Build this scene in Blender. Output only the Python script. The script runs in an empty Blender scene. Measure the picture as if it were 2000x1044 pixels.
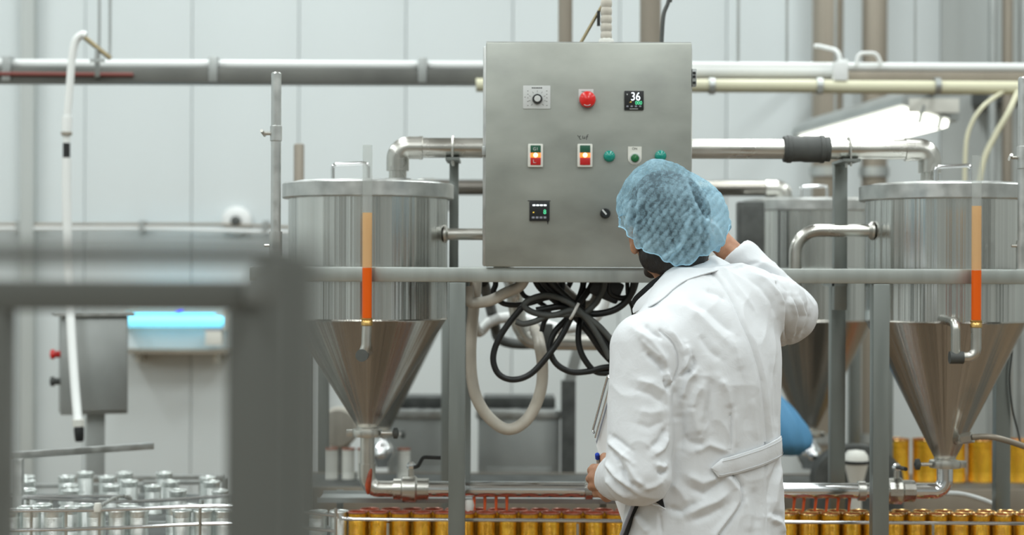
import bpy, bmesh, math, random
import numpy as np
from mathutils import Vector, Matrix, Euler
from mathutils.bvhtree import BVHTree
from mathutils.noise import noise as pnoise

random.seed(7)
rng = np.random.default_rng(7)
S = bpy.context.scene
COL = S.collection
V = Vector

# ---------------------------------------------------------------- camera, light, exposure
F = 3300.0            # focal length in pixels of the 2000 x 1044 frame
H = 1.515             # camera height
ROLL = 0.0038
cd = bpy.data.cameras.new('camera')
cam = bpy.data.objects.new('camera', cd)
COL.objects.link(cam)
cd.sensor_width = 36.0
cd.lens = F / 2000.0 * 36.0
cd.clip_start = 0.05
cd.clip_end = 60
cd.dof.use_dof = True
cd.dof.focus_distance = 4.0
cd.dof.aperture_fstop = 2.4
cam.matrix_world = Matrix.Translation((0, 0, H)) @ (Euler((math.pi / 2, 0, 0)).to_matrix() @ Matrix.Rotation(ROLL, 3, 'Z')).to_4x4()
S.camera = cam

S.view_settings.view_transform = 'Standard'
S.view_settings.look = 'None'
S.view_settings.gamma = 1.0
S.view_settings.use_curve_mapping = False
S.view_settings.exposure = 0.0
S.cycles.use_denoising = True
S.cycles.max_bounces = 10
S.cycles.diffuse_bounces = 4
S.cycles.glossy_bounces = 5
S.cycles.transparent_max_bounces = 12
S.cycles.sample_clamp_indirect = 6.0
S.cycles.caustics_reflective = False
S.cycles.caustics_refractive = False

W = bpy.data.worlds.new('world')
S.world = W
W.use_nodes = True
W.node_tree.nodes['Background'].inputs[0].default_value = (0.9, 0.97, 1.0, 1)
W.node_tree.nodes['Background'].inputs[1].default_value = 0.2

def area_light(name, loc, sx, sy, power, col=(1, 1, 1), rot=(0, 0, 0)):
    l = bpy.data.lights.new(name, 'AREA')
    l.shape = 'RECTANGLE'
    l.size, l.size_y = sx, sy
    l.energy = power
    l.color = col
    o = bpy.data.objects.new(name, l)
    o.location = loc
    o.rotation_euler = rot
    COL.objects.link(o)
    return o

LP = 55.0
for yy, kk in ((-3.2, 0.28), (-0.6, 1.0), (2.0, 0.72), (4.6, 0.95), (7.4, 1.0)):
    for ix, xx in enumerate((-4.2, -1.4, 1.4, 4.2)):
        area_light('ceiling_lamp', (xx, yy, 4.75), 0.5, 1.7, LP * kk, (0.94, 1.0, 1.0))

# ---------------------------------------------------------------- pixel <-> world
def P(px, py, Y):
    dx, up = px - 1000.0, 522.0 - py
    return V(((dx - ROLL * up) * Y / F, Y, H + (ROLL * dx + up) * Y / F))

def to_px(co):
    """(N,3) world points -> photo pixels"""
    X, Y, Z = co[:, 0], co[:, 1], co[:, 2] - H
    a, b = X / Y * F, Z / Y * F
    return 1000 + a + ROLL * b, 522 - (b - ROLL * a)

# ---------------------------------------------------------------- object helpers
ORG = {}

def thing(name, label, cat, loc=(0, 0, 0), group=None):
    o = bpy.data.objects.new(name, None)
    o.empty_display_size = 0.05
    COL.objects.link(o)
    o.location = loc
    o['label'] = label
    o['category'] = cat
    if group:
        o['group'] = group
    ORG[o.name] = V(loc)
    return o

def tag(o, label, cat, group=None):
    o['label'] = label
    o['category'] = cat
    if group:
        o['group'] = group
    return o

class MB:
    """collects geometry, then links it as one mesh object"""
    def __init__(s):
        s.v, s.f = [], []

    def add(s, vs, fs):
        b = len(s.v)
        s.v += [V(p) for p in vs]
        s.f += [tuple(i + b for i in f) for f in fs]
        return s

    def box(s, c, d, rot=None, bev=0.0):
        x, y, z = d[0] / 2, d[1] / 2, d[2] / 2
        c = V(c)
        if bev <= 0:
            vs = [V((a * x, b * y, e * z)) for a in (-1, 1) for b in (-1, 1) for e in (-1, 1)]
            fs = [(0, 1, 3, 2), (4, 6, 7, 5), (0, 4, 5, 1), (2, 3, 7, 6), (0, 2, 6, 4), (1, 5, 7, 3)]
        else:
            bm = bmesh.new()
            bmesh.ops.create_cube(bm, size=1.0)
            for q in bm.verts:
                q.co = V((q.co.x * 2 * x, q.co.y * 2 * y, q.co.z * 2 * z))
            bmesh.ops.bevel(bm, geom=list(bm.edges), offset=bev, segments=2, affect='EDGES', profile=0.6)
            bm.verts.index_update()
            vs = [q.co.copy() for q in bm.verts]
            fs = [tuple(q.index for q in f.verts) for f in bm.faces]
            bm.free()
        if rot is not None:
            vs = [rot @ q for q in vs]
        return s.add([q + c for q in vs], fs)

    def bar(s, a, b, w, h, up=V((0, 0, 1)), bev=0.0):
        """box from a to b, width w (sideways) and height h (along up)"""
        a, b = V(a), V(b)
        d = (b - a)
        L = d.length
        d.normalize()
        sd = d.cross(V(up))
        if sd.length < 1e-4:
            sd = d.cross(V((0, 1, 0)))
        sd.normalize()
        u = sd.cross(d)
        R = Matrix((sd, d, u)).transposed()
        return s.box((a + b) / 2, (w, L, h), R, bev)

    def tube(s, pts, r, seg=14, cap=True, closed=False):
        pts = [V(p) for p in pts]
        n = len(pts)
        rs = r if isinstance(r, (list, tuple)) else [r] * n
        rings, prev = [], None
        for i, p in enumerate(pts):
            if closed:
                t = pts[(i + 1) % n] - pts[i - 1]
            else:
                t = pts[min(i + 1, n - 1)] - pts[max(i - 1, 0)]
            if t.length < 1e-9:
                t = V((0, 0, 1))
            t.normalize()
            if prev is None:
                u = t.orthogonal().normalized()
            else:
                u = prev - t * prev.dot(t)
                if u.length < 1e-6:
                    u = t.orthogonal()
                u.normalize()
            prev = u
            w = t.cross(u)
            rings.append([p + (u * math.cos(2 * math.pi * k / seg) + w * math.sin(2 * math.pi * k / seg)) * rs[i] for k in range(seg)])
        vs = [q for rg in rings for q in rg]
        fs = []
        m = n if closed else n - 1
        for i in range(m):
            j = (i + 1) % n
            for k in range(seg):
                k2 = (k + 1) % seg
                fs.append((i * seg + k, i * seg + k2, j * seg + k2, j * seg + k))
        if cap and not closed:
            fs.append(tuple(range(seg))[::-1])
            fs.append(tuple((n - 1) * seg + k for k in range(seg)))
        return s.add(vs, fs)

    def cyl(s, a, b, r, r2=None, seg=20):
        return s.tube([a, b], [r, r if r2 is None else r2], seg)

    def lathe(s, prof, o=(0, 0, 0), axis=(0, 0, 1), seg=32, caps=True):
        """prof: (radius, height) list"""
        o, ax = V(o), V(axis).normalized()
        u = V((1, 0, 0)) if abs(ax.z) > 0.999 else ax.orthogonal().normalized()
        w = ax.cross(u)
        vs = []
        for r, h in prof:
            for k in range(seg):
                a = 2 * math.pi * k / seg
                vs.append(o + ax * h + (u * math.cos(a) + w * math.sin(a)) * r)
        fs = []
        for i in range(len(prof) - 1):
            for k in range(seg):
                k2 = (k + 1) % seg
                fs.append((i * seg + k, i * seg + k2, (i + 1) * seg + k2, (i + 1) * seg + k))
        if caps:
            if prof[0][0] > 1e-5:
                fs.append(tuple(range(seg))[::-1])
            if prof[-1][0] > 1e-5:
                fs.append(tuple((len(prof) - 1) * seg + k for k in range(seg)))
        return s.add(vs, fs)

    def prism(s, poly, o, u, w, n, depth):
        """poly of (a,b) in axes u,w from o, pushed by depth along n"""
        o, u, w, n = V(o), V(u), V(w), V(n)
        k = len(poly)
        vs = [o + u * a + w * b for a, b in poly] + [o + u * a + w * b + n * depth for a, b in poly]
        fs = [tuple(range(k))[::-1], tuple(range(k, 2 * k))]
        fs += [(i, (i + 1) % k, k + (i + 1) % k, k + i) for i in range(k)]
        return s.add(vs, fs)

    def build(s, name, mat, parent=None, smooth=40, org=None):
        me = bpy.data.meshes.new(name)
        if org is None:
            org = root_org(parent) if parent else V((0, 0, 0))
        me.from_pydata([tuple(p - org) for p in s.v], [], s.f)
        me.validate()
        bm = bmesh.new()
        bm.from_mesh(me)
        bmesh.ops.recalc_face_normals(bm, faces=bm.faces)
        bm.to_mesh(me)
        bm.free()
        if smooth:
            me.shade_smooth()
            me.set_sharp_from_angle(angle=math.radians(smooth))
        if mat is not None:
            me.materials.append(mat)
        o = bpy.data.objects.new(name, me)
        COL.objects.link(o)
        if parent is not None:
            o.parent = parent
        else:
            o.location = org
            ORG[o.name] = V(org)
        return o

def root_org(o):
    while o.parent is not None:
        o = o.parent
    return ORG.get(o.name, V((0, 0, 0)))

def dup(root, loc, label=None, group=None, rotz=None):
    r = root.copy()
    COL.objects.link(r)
    r.location = loc
    if rotz is not None:
        r.rotation_euler = (0, 0, rotz)
    if label:
        r['label'] = label
    if group:
        r['group'] = group
    for ch in root.children:
        c = ch.copy()
        COL.objects.link(c)
        c.parent = r
        for g in ch.children:
            d = g.copy()
            COL.objects.link(d)
            d.parent = c
    return r

def struct(o):
    o['kind'] = 'structure'
    return o

def fillet(pts, R, n=8):
    """polyline with its corners rounded by arcs of radius R"""
    pts = [V(p) for p in pts]
    out = [pts[0]]
    for i in range(1, len(pts) - 1):
        a, b, c = pts[i - 1], pts[i], pts[i + 1]
        d1, d2 = (a - b).normalized(), (c - b).normalized()
        ang = d1.angle(d2)
        if ang > math.pi - 0.02:
            out.append(b)
            continue
        t = min(R / math.tan(ang / 2), (a - b).length * 0.49, (c - b).length * 0.49)
        r = t * math.tan(ang / 2)
        ctr = b + (d1 + d2).normalized() * (r / math.sin(ang / 2))
        p1, p2 = b + d1 * t, b + d2 * t
        v1, v2 = p1 - ctr, p2 - ctr
        tot = v1.angle(v2)
        ax = v1.cross(v2).normalized()
        for k in range(n + 1):
            out.append(ctr + Matrix.Rotation(tot * k / n, 3, ax) @ v1)
    out.append(pts[-1])
    return out

def spline(pts, n=8):
    """Catmull-Rom through pts"""
    pts = [V(p) for p in pts]
    q = [pts[0] * 2 - pts[1]] + pts + [pts[-1] * 2 - pts[-2]]
    out = []
    for i in range(1, len(q) - 2):
        for k in range(n):
            t = k / n
            p0, p1, p2, p3 = q[i - 1], q[i], q[i + 1], q[i + 2]
            out.append(0.5 * ((2 * p1) + (p2 - p0) * t + (2 * p0 - 5 * p1 + 4 * p2 - p3) * t * t + (3 * p1 - p0 - 3 * p2 + p3) * t ** 3))
    out.append(pts[-1])
    return out

# ---------------------------------------------------------------- materials
def mat(name, col, rough=0.5, metal=0.0, noise=None, bump=None, emit=None, trans=0.0, spec=None, coat=0.0, alpha=1.0, aniso=0.0):
    """noise=(scale xyz, amount, roughness amount); bump=(scale xyz, strength, distance)"""
    m = bpy.data.materials.new(name)
    m.use_nodes = True
    nt = m.node_tree
    b = nt.nodes['Principled BSDF']
    b.inputs['Base Color'].default_value = (*col, 1)
    b.inputs['Roughness'].default_value = rough
    b.inputs['Metallic'].default_value = metal
    b.inputs['Transmission Weight'].default_value = trans
    b.inputs['Coat Weight'].default_value = coat
    b.inputs['Alpha'].default_value = alpha
    if aniso:
        b.inputs['Anisotropic'].default_value = aniso
    if spec is not None:
        b.inputs['Specular IOR Level'].default_value = spec
    if emit:
        b.inputs['Emission Color'].default_value = (*emit[0], 1)
        b.inputs['Emission Strength'].default_value = emit[1]
    tc = None
    if noise or bump:
        tc = nt.nodes.new('ShaderNodeTexCoord')
    def tex(scale, detail=4):
        mp = nt.nodes.new('ShaderNodeMapping')
        mp.inputs['Scale'].default_value = scale
        nt.links.new(tc.outputs['Object'], mp.inputs['Vector'])
        n = nt.nodes.new('ShaderNodeTexNoise')
        n.inputs['Scale'].default_value = 1.0
        n.inputs['Detail'].default_value = detail
        nt.links.new(mp.outputs[0], n.inputs['Vector'])
        return n
    if noise:
        n = tex(noise[0])
        mx = nt.nodes.new('ShaderNodeMix')
        mx.data_type = 'RGBA'
        am = noise[1]
        mx.inputs['A'].default_value = (*[c * (1 - am) for c in col], 1)
        mx.inputs['B'].default_value = (*[min(1, c * (1 + am)) for c in col], 1)
        rp = nt.nodes.new('ShaderNodeMapRange')
        rp.inputs['From Min'].default_value = 0.3
        rp.inputs['From Max'].default_value = 0.7
        nt.links.new(n.outputs[0], rp.inputs['Value'])
        nt.links.new(rp.outputs[0], mx.inputs['Factor'])
        nt.links.new(mx.outputs['Result'], b.inputs['Base Color'])
        if len(noise) > 2:
            rr = nt.nodes.new('ShaderNodeMapRange')
            rr.inputs['From Min'].default_value = 0.3
            rr.inputs['From Max'].default_value = 0.7
            rr.inputs['To Min'].default_value = max(0.02, rough - noise[2])
            rr.inputs['To Max'].default_value = rough + noise[2]
            nt.links.new(n.outputs[0], rr.inputs['Value'])
            nt.links.new(rr.outputs[0], b.inputs['Roughness'])
    if bump:
        n2 = tex(bump[0])
        bp = nt.nodes.new('ShaderNodeBump')
        bp.inputs['Strength'].default_value = bump[1]
        bp.inputs['Distance'].default_value = bump[2]
        nt.links.new(n2.outputs[0], bp.inputs['Height'])
        nt.links.new(bp.outputs[0], b.inputs['Normal'])
    return m

M = {}
M['wall'] = mat('white_wall_panel', (0.67, 0.72, 0.725), 0.55, noise=((0.6, 0.6, 0.25), 0.05))
M['wall_beige'] = mat('greyer_wall_panel', (0.48, 0.51, 0.495), 0.6, noise=((1.2, 1.2, 0.3), 0.1))  # greyer and darker than the other wall panels
M['wall_dim'] = mat('grey_wall', (0.46, 0.48, 0.47), 0.7, noise=((0.5, 0.5, 0.5), 0.25))
M['ceiling'] = mat('ceiling_paint', (0.7, 0.72, 0.72), 0.8)
M['floor'] = mat('tan_floor', (0.22, 0.155, 0.10), 0.4, noise=((2, 2, 2), 0.25, 0.1))
M['steel'] = mat('stainless_steel', (0.60, 0.60, 0.58), 0.24, 1.0, noise=((60, 60, 2), 0.07, 0.06))
def tank_mat(name, col, rough, scale, strength):
    """polished sheet; streaky reflections, put into colour and bump, run straight up the wall (round the object's own axis)"""
    m = bpy.data.materials.new(name)
    m.use_nodes = True
    nt = m.node_tree
    N, L = nt.nodes, nt.links
    b = N['Principled BSDF']
    b.inputs['Metallic'].default_value = 1.0
    tc = N.new('ShaderNodeTexCoord')
    fl = N.new('ShaderNodeVectorMath')
    fl.operation = 'MULTIPLY'
    fl.inputs[1].default_value = (1, 1, 0)
    nm = N.new('ShaderNodeVectorMath')
    nm.operation = 'NORMALIZE'
    L.new(tc.outputs['Object'], fl.inputs[0])
    L.new(fl.outputs[0], nm.inputs[0])
    n = N.new('ShaderNodeTexNoise')
    n.inputs['Scale'].default_value = scale
    n.inputs['Detail'].default_value = 5
    L.new(nm.outputs[0], n.inputs['Vector'])
    mr = N.new('ShaderNodeMapRange')
    mr.inputs['From Min'].default_value = 0.32
    mr.inputs['From Max'].default_value = 0.68
    mx = N.new('ShaderNodeMix')
    mx.data_type = 'RGBA'
    mx.inputs['A'].default_value = (*[c * 0.82 for c in col], 1)
    mx.inputs['B'].default_value = (*[min(1, c * 1.15) for c in col], 1)
    L.new(n.outputs[0], mr.inputs['Value'])
    L.new(mr.outputs[0], mx.inputs['Factor'])
    L.new(mx.outputs['Result'], b.inputs['Base Color'])
    rr = N.new('ShaderNodeMapRange')
    rr.inputs['To Min'].default_value = rough - 0.05
    rr.inputs['To Max'].default_value = rough + 0.07
    L.new(n.outputs[0], rr.inputs['Value'])
    L.new(rr.outputs[0], b.inputs['Roughness'])
    bp = N.new('ShaderNodeBump')
    bp.inputs['Strength'].default_value = strength
    bp.inputs['Distance'].default_value = 0.02
    L.new(n.outputs[0], bp.inputs['Height'])
    L.new(bp.outputs[0], b.inputs['Normal'])
    return m
M['steel_tank'] = tank_mat('tank_steel', (0.62, 0.625, 0.60), 0.20, 3.2, 0.95)
M['steel_cone'] = tank_mat('cone_steel', (0.47, 0.45, 0.41), 0.22, 4.0, 0.35)
M['steel_pipe'] = mat('pipe_steel', (0.57, 0.56, 0.52), 0.29, 1.0, noise=((9, 9, 9), 0.12, 0.08))
M['steel_panel'] = mat('brushed_panel_steel', (0.38, 0.395, 0.36), 0.36, 0.62, noise=((5, 5, 9), 0.16, 0.05))
M['steel_frame'] = mat('satin_frame_steel', (0.28, 0.30, 0.285), 0.4, 1.0, noise=((30, 30, 3), 0.06, 0.05))
M['steel_rail'] = mat('rail_steel', (0.50, 0.53, 0.505), 0.4, 1.0, noise=((30, 30, 3), 0.06, 0.05))
M['steel_lid'] = mat('lid_band_steel', (0.56, 0.57, 0.555), 0.4, 1.0, noise=((25, 25, 25), 0.12, 0.1))
M['steel_grey'] = mat('dull_grey_steel', (0.42, 0.44, 0.43), 0.45, 0.8, noise=((4, 4, 4), 0.12, 0.05))
M['fore'] = mat('dim_frame_steel', (0.115, 0.12, 0.108), 0.6, 0.0)  # bare steel; its dim reflection is put into the dark base colour
M['chrome'] = mat('bright_steel', (0.74, 0.75, 0.76), 0.12, 1.0)
M['tin'] = mat('tin_can_steel', (0.86, 0.89, 0.87), 0.38, 1.0, noise=((30, 30, 30), 0.1, 0.05))
M['gold'] = mat('gold_lacquer', (1.0, 0.46, 0.025), 0.27, 0.5, coat=0.4, noise=((24, 24, 12), 0.25, 0.05))
M['gold_rim'] = mat('gold_rim', (0.75, 0.5, 0.2), 0.25, 1.0)
M['red_rim'] = mat('sauce_stained_rim', (0.36, 0.13, 0.08), 0.35, 0.3, noise=((60, 60, 60), 0.3))
M['paste'] = mat('tomato_paste', (0.40, 0.07, 0.03), 0.3, noise=((40, 40, 40), 0.25))
M['orange_liquid'] = mat('orange_liquid', (0.78, 0.115, 0.004), 0.4, spec=0.2, coat=0.15)
M['dull_brass'] = mat('dull_brass', (0.30, 0.25, 0.15), 0.4, 0.7)
M['shaded_pipe'] = mat('shaded_pipe_steel', (0.24, 0.225, 0.20), 0.3, 0.9)  # pipe steel with its dim surroundings put into the colour
M['brass'] = mat('brass', (0.70, 0.45, 0.16), 0.3, 1.0)
M['rubber'] = mat('black_rubber', (0.012, 0.013, 0.013), 0.42, noise=((30, 30, 30), 0.4))
M['rubber_grey'] = mat('dark_grey_rubber', (0.075, 0.08, 0.075), 0.6, noise=((14, 14, 14), 0.35))
M['hose'] = mat('cream_hose', (0.60, 0.56, 0.48), 0.45, noise=((20, 20, 8), 0.12))
M['hose_white'] = mat('white_hose', (0.82, 0.84, 0.82), 0.4)
M['hose_yellow'] = mat('yellowish_hose', (0.68, 0.66, 0.48), 0.45)
M['beige_pipe'] = mat('beige_pipe', (0.29, 0.255, 0.205), 0.4, 0.3, noise=((4, 4, 0.8), 0.2))
M['white_paint'] = mat('white_paint', (0.80, 0.82, 0.81), 0.4)
M['plastic_white'] = mat('white_plastic', (0.74, 0.74, 0.68), 0.45)
M['plate'] = mat('grey_white_label_plate', (0.62, 0.64, 0.63), 0.45)
M['black'] = mat('black_plastic', (0.012, 0.013, 0.014), 0.35)
M['red'] = mat('red_plastic', (0.70, 0.015, 0.012), 0.28, coat=0.3)
M['red_lens'] = mat('red_switch', (0.50, 0.012, 0.012), 0.35)
M['green_lens'] = mat('dark_green_switch', (0.015, 0.10, 0.055), 0.35)
M['teal'] = mat('teal_button', (0.0, 0.27, 0.21), 0.25, coat=0.4)
M['green'] = mat('green_button', (0.01, 0.14, 0.04), 0.22, coat=0.5)
M['amber'] = mat('lit_amber_lens', (0.9, 0.2, 0.03), 0.3, emit=((1.0, 0.17, 0.03), 1.6))
M['amber_hot'] = mat('amber_bulb', (1, 0.7, 0.4), 0.3, emit=((1.0, 0.62, 0.32), 2.2))
M['led_white'] = mat('led_white', (0.9, 0.95, 1), 0.4, emit=((0.85, 0.95, 1.0), 1.0))
M['led_green'] = mat('led_green', (0.1, 0.8, 0.4), 0.4, emit=((0.10, 0.75, 0.35), 0.8))
M['led_yellow'] = mat('led_yellow', (0.8, 0.6, 0.1), 0.4, emit=((0.8, 0.5, 0.05), 0.6))
M['key_grey'] = mat('grey_key', (0.28, 0.29, 0.34), 0.5)
M['ink'] = mat('black_ink', (0.03, 0.03, 0.03), 0.6)
M['lamp'] = mat('lit_lamp_lens', (1, 1, 1), 0.4, emit=((1.0, 1.0, 0.88), 3.5))
M['blue_lamp'] = mat('lit_blue_tube', (0.3, 0.8, 1.0), 0.4, emit=((0.16, 0.70, 0.95), 1.25))
M['violet_lamp'] = mat('lit_violet_tube', (0.2, 0.2, 1.0), 0.4, emit=((0.12, 0.16, 1.0), 1.4))
M['pen_blue'] = mat('blue_pen_cap', (0.015, 0.06, 0.5), 0.3)
M['paper'] = mat('white_paper', (0.86, 0.87, 0.88), 0.7)
M['blue_cloth'] = mat('blue_gown_cloth', (0.10, 0.30, 0.52), 0.6)
M['zip'] = mat('white_cable_tie', (0.72, 0.72, 0.68), 0.4)

def glass_mat(name, col, transp, rough=0.05):
    """thin clear plastic: part see-through, part glossy"""
    m = bpy.data.materials.new(name)
    m.use_nodes = True
    nt = m.node_tree
    b = nt.nodes['Principled BSDF']
    b.inputs['Base Color'].default_value = (*col, 1)
    b.inputs['Roughness'].default_value = rough
    t = nt.nodes.new('ShaderNodeBsdfTransparent')
    t.inputs[0].default_value = (*[0.5 + 0.5 * c for c in col], 1)
    mx = nt.nodes.new('ShaderNodeMixShader')
    mx.inputs[0].default_value = transp
    nt.links.new(b.outputs[0], mx.inputs[1])
    nt.links.new(t.outputs[0], mx.inputs[2])
    nt.links.new(mx.outputs[0], nt.nodes['Material Output'].inputs[0])
    return m

M['tube_clear'] = glass_mat('clear_sight_tube', (0.78, 0.80, 0.78), 0.80)
M['tube_film'] = glass_mat('orange_film_inside_tube', (0.84, 0.55, 0.27), 0.38, 0.12)
# ================================================================ THE ROOM
YB, XL, XR, YF, ZC = 9.5, -6.0, 6.0, -4.5, 5.0
struct(MB().box((0, (YB + YF) / 2, -0.05), (XR - XL + 0.4, YB - YF + 0.4, 0.1)).build('floor', M['floor']))
struct(MB().box((0, (YB + YF) / 2, ZC + 0.05), (XR - XL + 0.4, YB - YF + 0.4, 0.1)).build('ceiling', M['ceiling']))
struct(MB().box((XL - 0.05, (YB + YF) / 2, ZC / 2), (0.1, YB - YF, ZC)).build('wall_left', M['wall']))
struct(MB().box((XR + 0.05, (YB + YF) / 2, ZC / 2), (0.1, YB - YF, ZC)).build('wall_right', M['wall_dim']))
struct(MB().box((0, YF - 0.05, ZC / 2), (XR - XL, 0.1, ZC)).build('wall_front', M['wall_dim']))
wb = struct(MB().box((0, YB + 0.08, ZC / 2), (XR - XL, 0.1, ZC)).build('wall_back', M['wall']))
pw = 0.60
pm_ = MB().box((0, 0, 0), (pw - 0.004, 0.05, ZC), bev=0.003)
p0 = None
for i in range(int((XR - XL) / pw)):
    x = XL + pw * (i + 0.5)
    if p0 is None:
        p0 = pm_.build('panel', M['wall'], wb)
        pb = p0.data.copy()
        pb.materials[0] = M['wall_beige']
        o = p0
    else:
        o = p0.copy()
        COL.objects.link(o)
    if x > 2.2 and i % 4 != 1:
        o.data = pb
    o.location = (x, YB + 0.005, ZC / 2)

xa_, xb_ = P(38, 500, 9.4).x, P(64, 500, 9.4).x
struct(MB().box(((xa_ + xb_) / 2, 9.44, ZC / 2), (xb_ - xa_, 0.08, ZC), bev=0.005).build('trim_1', M['wall_beige']))
# round ducts on the back wall (right); brownish reflection put into their beige
for nm, pxa, pxb, Y, lab in (('vertical_duct', 1585, 1645, 8.9, 'beige vertical duct with brownish reflection in its colour, left one of the pair'),
                             ('vertical_duct', 1682, 1731, 8.9, 'slimmer beige vertical duct, right one of the pair')):
    c = (pxa + pxb) / 2
    X = (c - 1000) / F * Y
    r = (pxb - pxa) / 2 / F * Y
    t = thing(nm, lab, 'duct', (X, Y, 0), 'ducts rising along the back wall')
    MB().cyl((X, Y, 0), (X, Y, ZC), r, seg=24).build('duct_pipe', M['beige_pipe'], t)
    for z in (0.6, 2.0, 3.4):
        MB().lathe([(r, z), (r + 0.012, z), (r + 0.012, z + 0.05), (r, z + 0.05)], (X, Y, 0), seg=24, caps=False).build('collar', M['steel_grey'], t)
    MB().box((X, (Y + r + YB) / 2 - 0.01, 2.6), (0.04, YB - Y - r, 0.05)).build('wall_bracket', M['steel_grey'], t)
for i, (px, r, m, lab) in enumerate(((1937, 0.022, 'steel_grey', 'thin grey riser pipe nearest the wide grey wall panel'),
                      (1966, 0.03, 'beige_pipe', 'beige riser pipe between two grey risers'),
                      (1998, 0.028, 'steel_grey', 'grey riser pipe farthest right on the back wall'))):
    X = (px - 1000) / F * 9.2
    t = thing('riser_pipe', lab, 'pipe', (X, 9.2, 0), 'riser pipes at the right end of the back wall')
    MB().cyl((X, 9.2, 0), (X, 9.2, ZC), r, seg=14).build('pipe_run', M[m], t)
    MB().box((X, 9.34, 2.46), (0.075, 0.29, 0.07)).build('pipe_clip', M['rubber_grey'], t)

# grey dado and conduit on the back wall, left of the tanks
t = thing('wall_conduit', 'thin grey conduit running along the white back wall at left', 'conduit', (-3, 9.42, 1.7))
z = P(300, 438, 9.42).z
MB().tube([P(-60, 438, 9.42), P(430, 438, 9.42), P(620, 446, 9.42)], 0.008, 8).build('pipe_run', M['beige_pipe'], t)
MB().tube([P(-60, 446, 9.42), P(300, 446, 9.42), P(620, 456, 9.42)], 0.012, 8).build('pipe_run', M['white_paint'], t)
for px in (40, 280, 520):
    MB().box(P(px, 442, 9.45), (0.03, 0.09, 0.06)).build('pipe_clip', M['steel_grey'], t)
t = thing('wall_sensor', 'small round dark-centred sensor dome on the back wall', 'sensor', P(463, 432, 9.45))
c = P(463, 432, 9.47)
MB().lathe([(0.085, 0), (0.085, 0.02), (0.07, 0.035), (0.045, 0.04)], c, (0, -1, 0), 24).build('dome_base', M['white_paint'], t)
MB().lathe([(0.03, 0.035), (0.03, 0.05), (0.02, 0.065), (0.0, 0.07)], c, (0, -1, 0), 16).build('lens', M['rubber_grey'], t)

# overhead service beam with its pipes
YBM = 6.9
M['trunk'] = mat('grey_trunking', (0.14, 0.143, 0.13), 0.45, 0.2, noise=((3, 3, 3), 0.3))
def yz(py, Y=YBM):
    return H + (522 - py) * Y / F
t = thing('overhead_beam', 'long grey steel trunking beam with white pipe on top, spanning behind the panel', 'beam', (0, YBM, yz(152)))
xq = P(1000, 150, YBM).x
MB().box(((-3.8 + xq) / 2, YBM, yz(152)), (3.8 + xq, 0.12, 0.058), bev=0.004).build('trunking', M['trunk'], t)
xw = P(1640, 150, YBM).x
MB().box(((xw + 3.8) / 2, YBM, yz(152)), (3.8 - xw, 0.10, 0.052), bev=0.004).build('trunking', M['beige_pipe'], t)
MB().tube([(xq, YBM, yz(137)), (xw, YBM, yz(138))], 0.032, 16).build('wide_pipe', M['white_paint'], t)
MB().tube([(-3.8, YBM - 0.01, yz(129)), (3.8, YBM - 0.01, yz(129))], 0.019, 14).build('top_pipe', M['white_paint'], t)
MB().tube([P(-40, 144, YBM - 0.07), P(260, 146, YBM - 0.07)], 0.008, 8).build('red_reflection', mat('dull_red_reflection', (0.20, 0.05, 0.04), 0.6), t)  # no real cable: a red tube added for a dull reflection along the beam
for px in (192, 213, 1440, 1535, 2010):
    x = (px - 1000) / F * YBM
    MB().cyl((x, YBM, yz(135)), (x, YBM, ZC), 0.006, seg=8).build('hanger_rod', M['steel_grey'], t)
for px in (20, 420, 825, 1640):
    x = (px - 1000) / F * YBM
    MB().box((x, YBM, yz(141)), (0.035, 0.14, 0.10), bev=0.003).build('strap', M['steel_grey'] if px < 1600 else M['white_paint'], t)
t = thing('overhead_pipe', 'pale yellow insulated pipe slung under the beam at right', 'pipe', (1.2, YBM, yz(167)))
MB().tube([P(930, 166, YBM - 0.09), P(1580, 168, YBM - 0.09), P(1660, 170, YBM - 0.09), P(2040, 172, YBM - 0.09)], 0.027, 16).build('pipe_run', M['hose_yellow'], t)
for px in (1390, 1600, 1830):
    q = P(px, 168, YBM - 0.09)
    MB().lathe([(0.029, -0.012), (0.034, -0.012), (0.034, 0.012), (0.029, 0.012)], q, (1, 0, 0), 16, False).build('strap', M['steel_grey'], t)
# thin white bent pipe on the beam
t = thing('bent_conduit', 'thin white bent conduit rising above the beam before the ducts', 'conduit', P(1640, 125, 6.8))
MB().tube(fillet([P(1640, 150, 6.83), P(1640, 100, 6.83), P(1600, 90, 6.9), P(1590, 90, 6.9)], 0.04), 0.009, 10).build('pipe_run', M['white_paint'], t)
MB().box(P(1640, 140, 6.81), (0.055, 0.05, 0.075), bev=0.004).build('junction_box', M['white_paint'], t)
t = thing('bent_conduit', 'low white arched conduit above the beam, right of the taller bent one', 'conduit', P(1690, 125, 6.8))
MB().tube(fillet([P(1672, 128, 6.85), P(1676, 104, 6.85), P(1712, 104, 6.85), P(1722, 128, 6.85)], 0.03), 0.008, 10).build('pipe_run', M['white_paint'], t)

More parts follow.
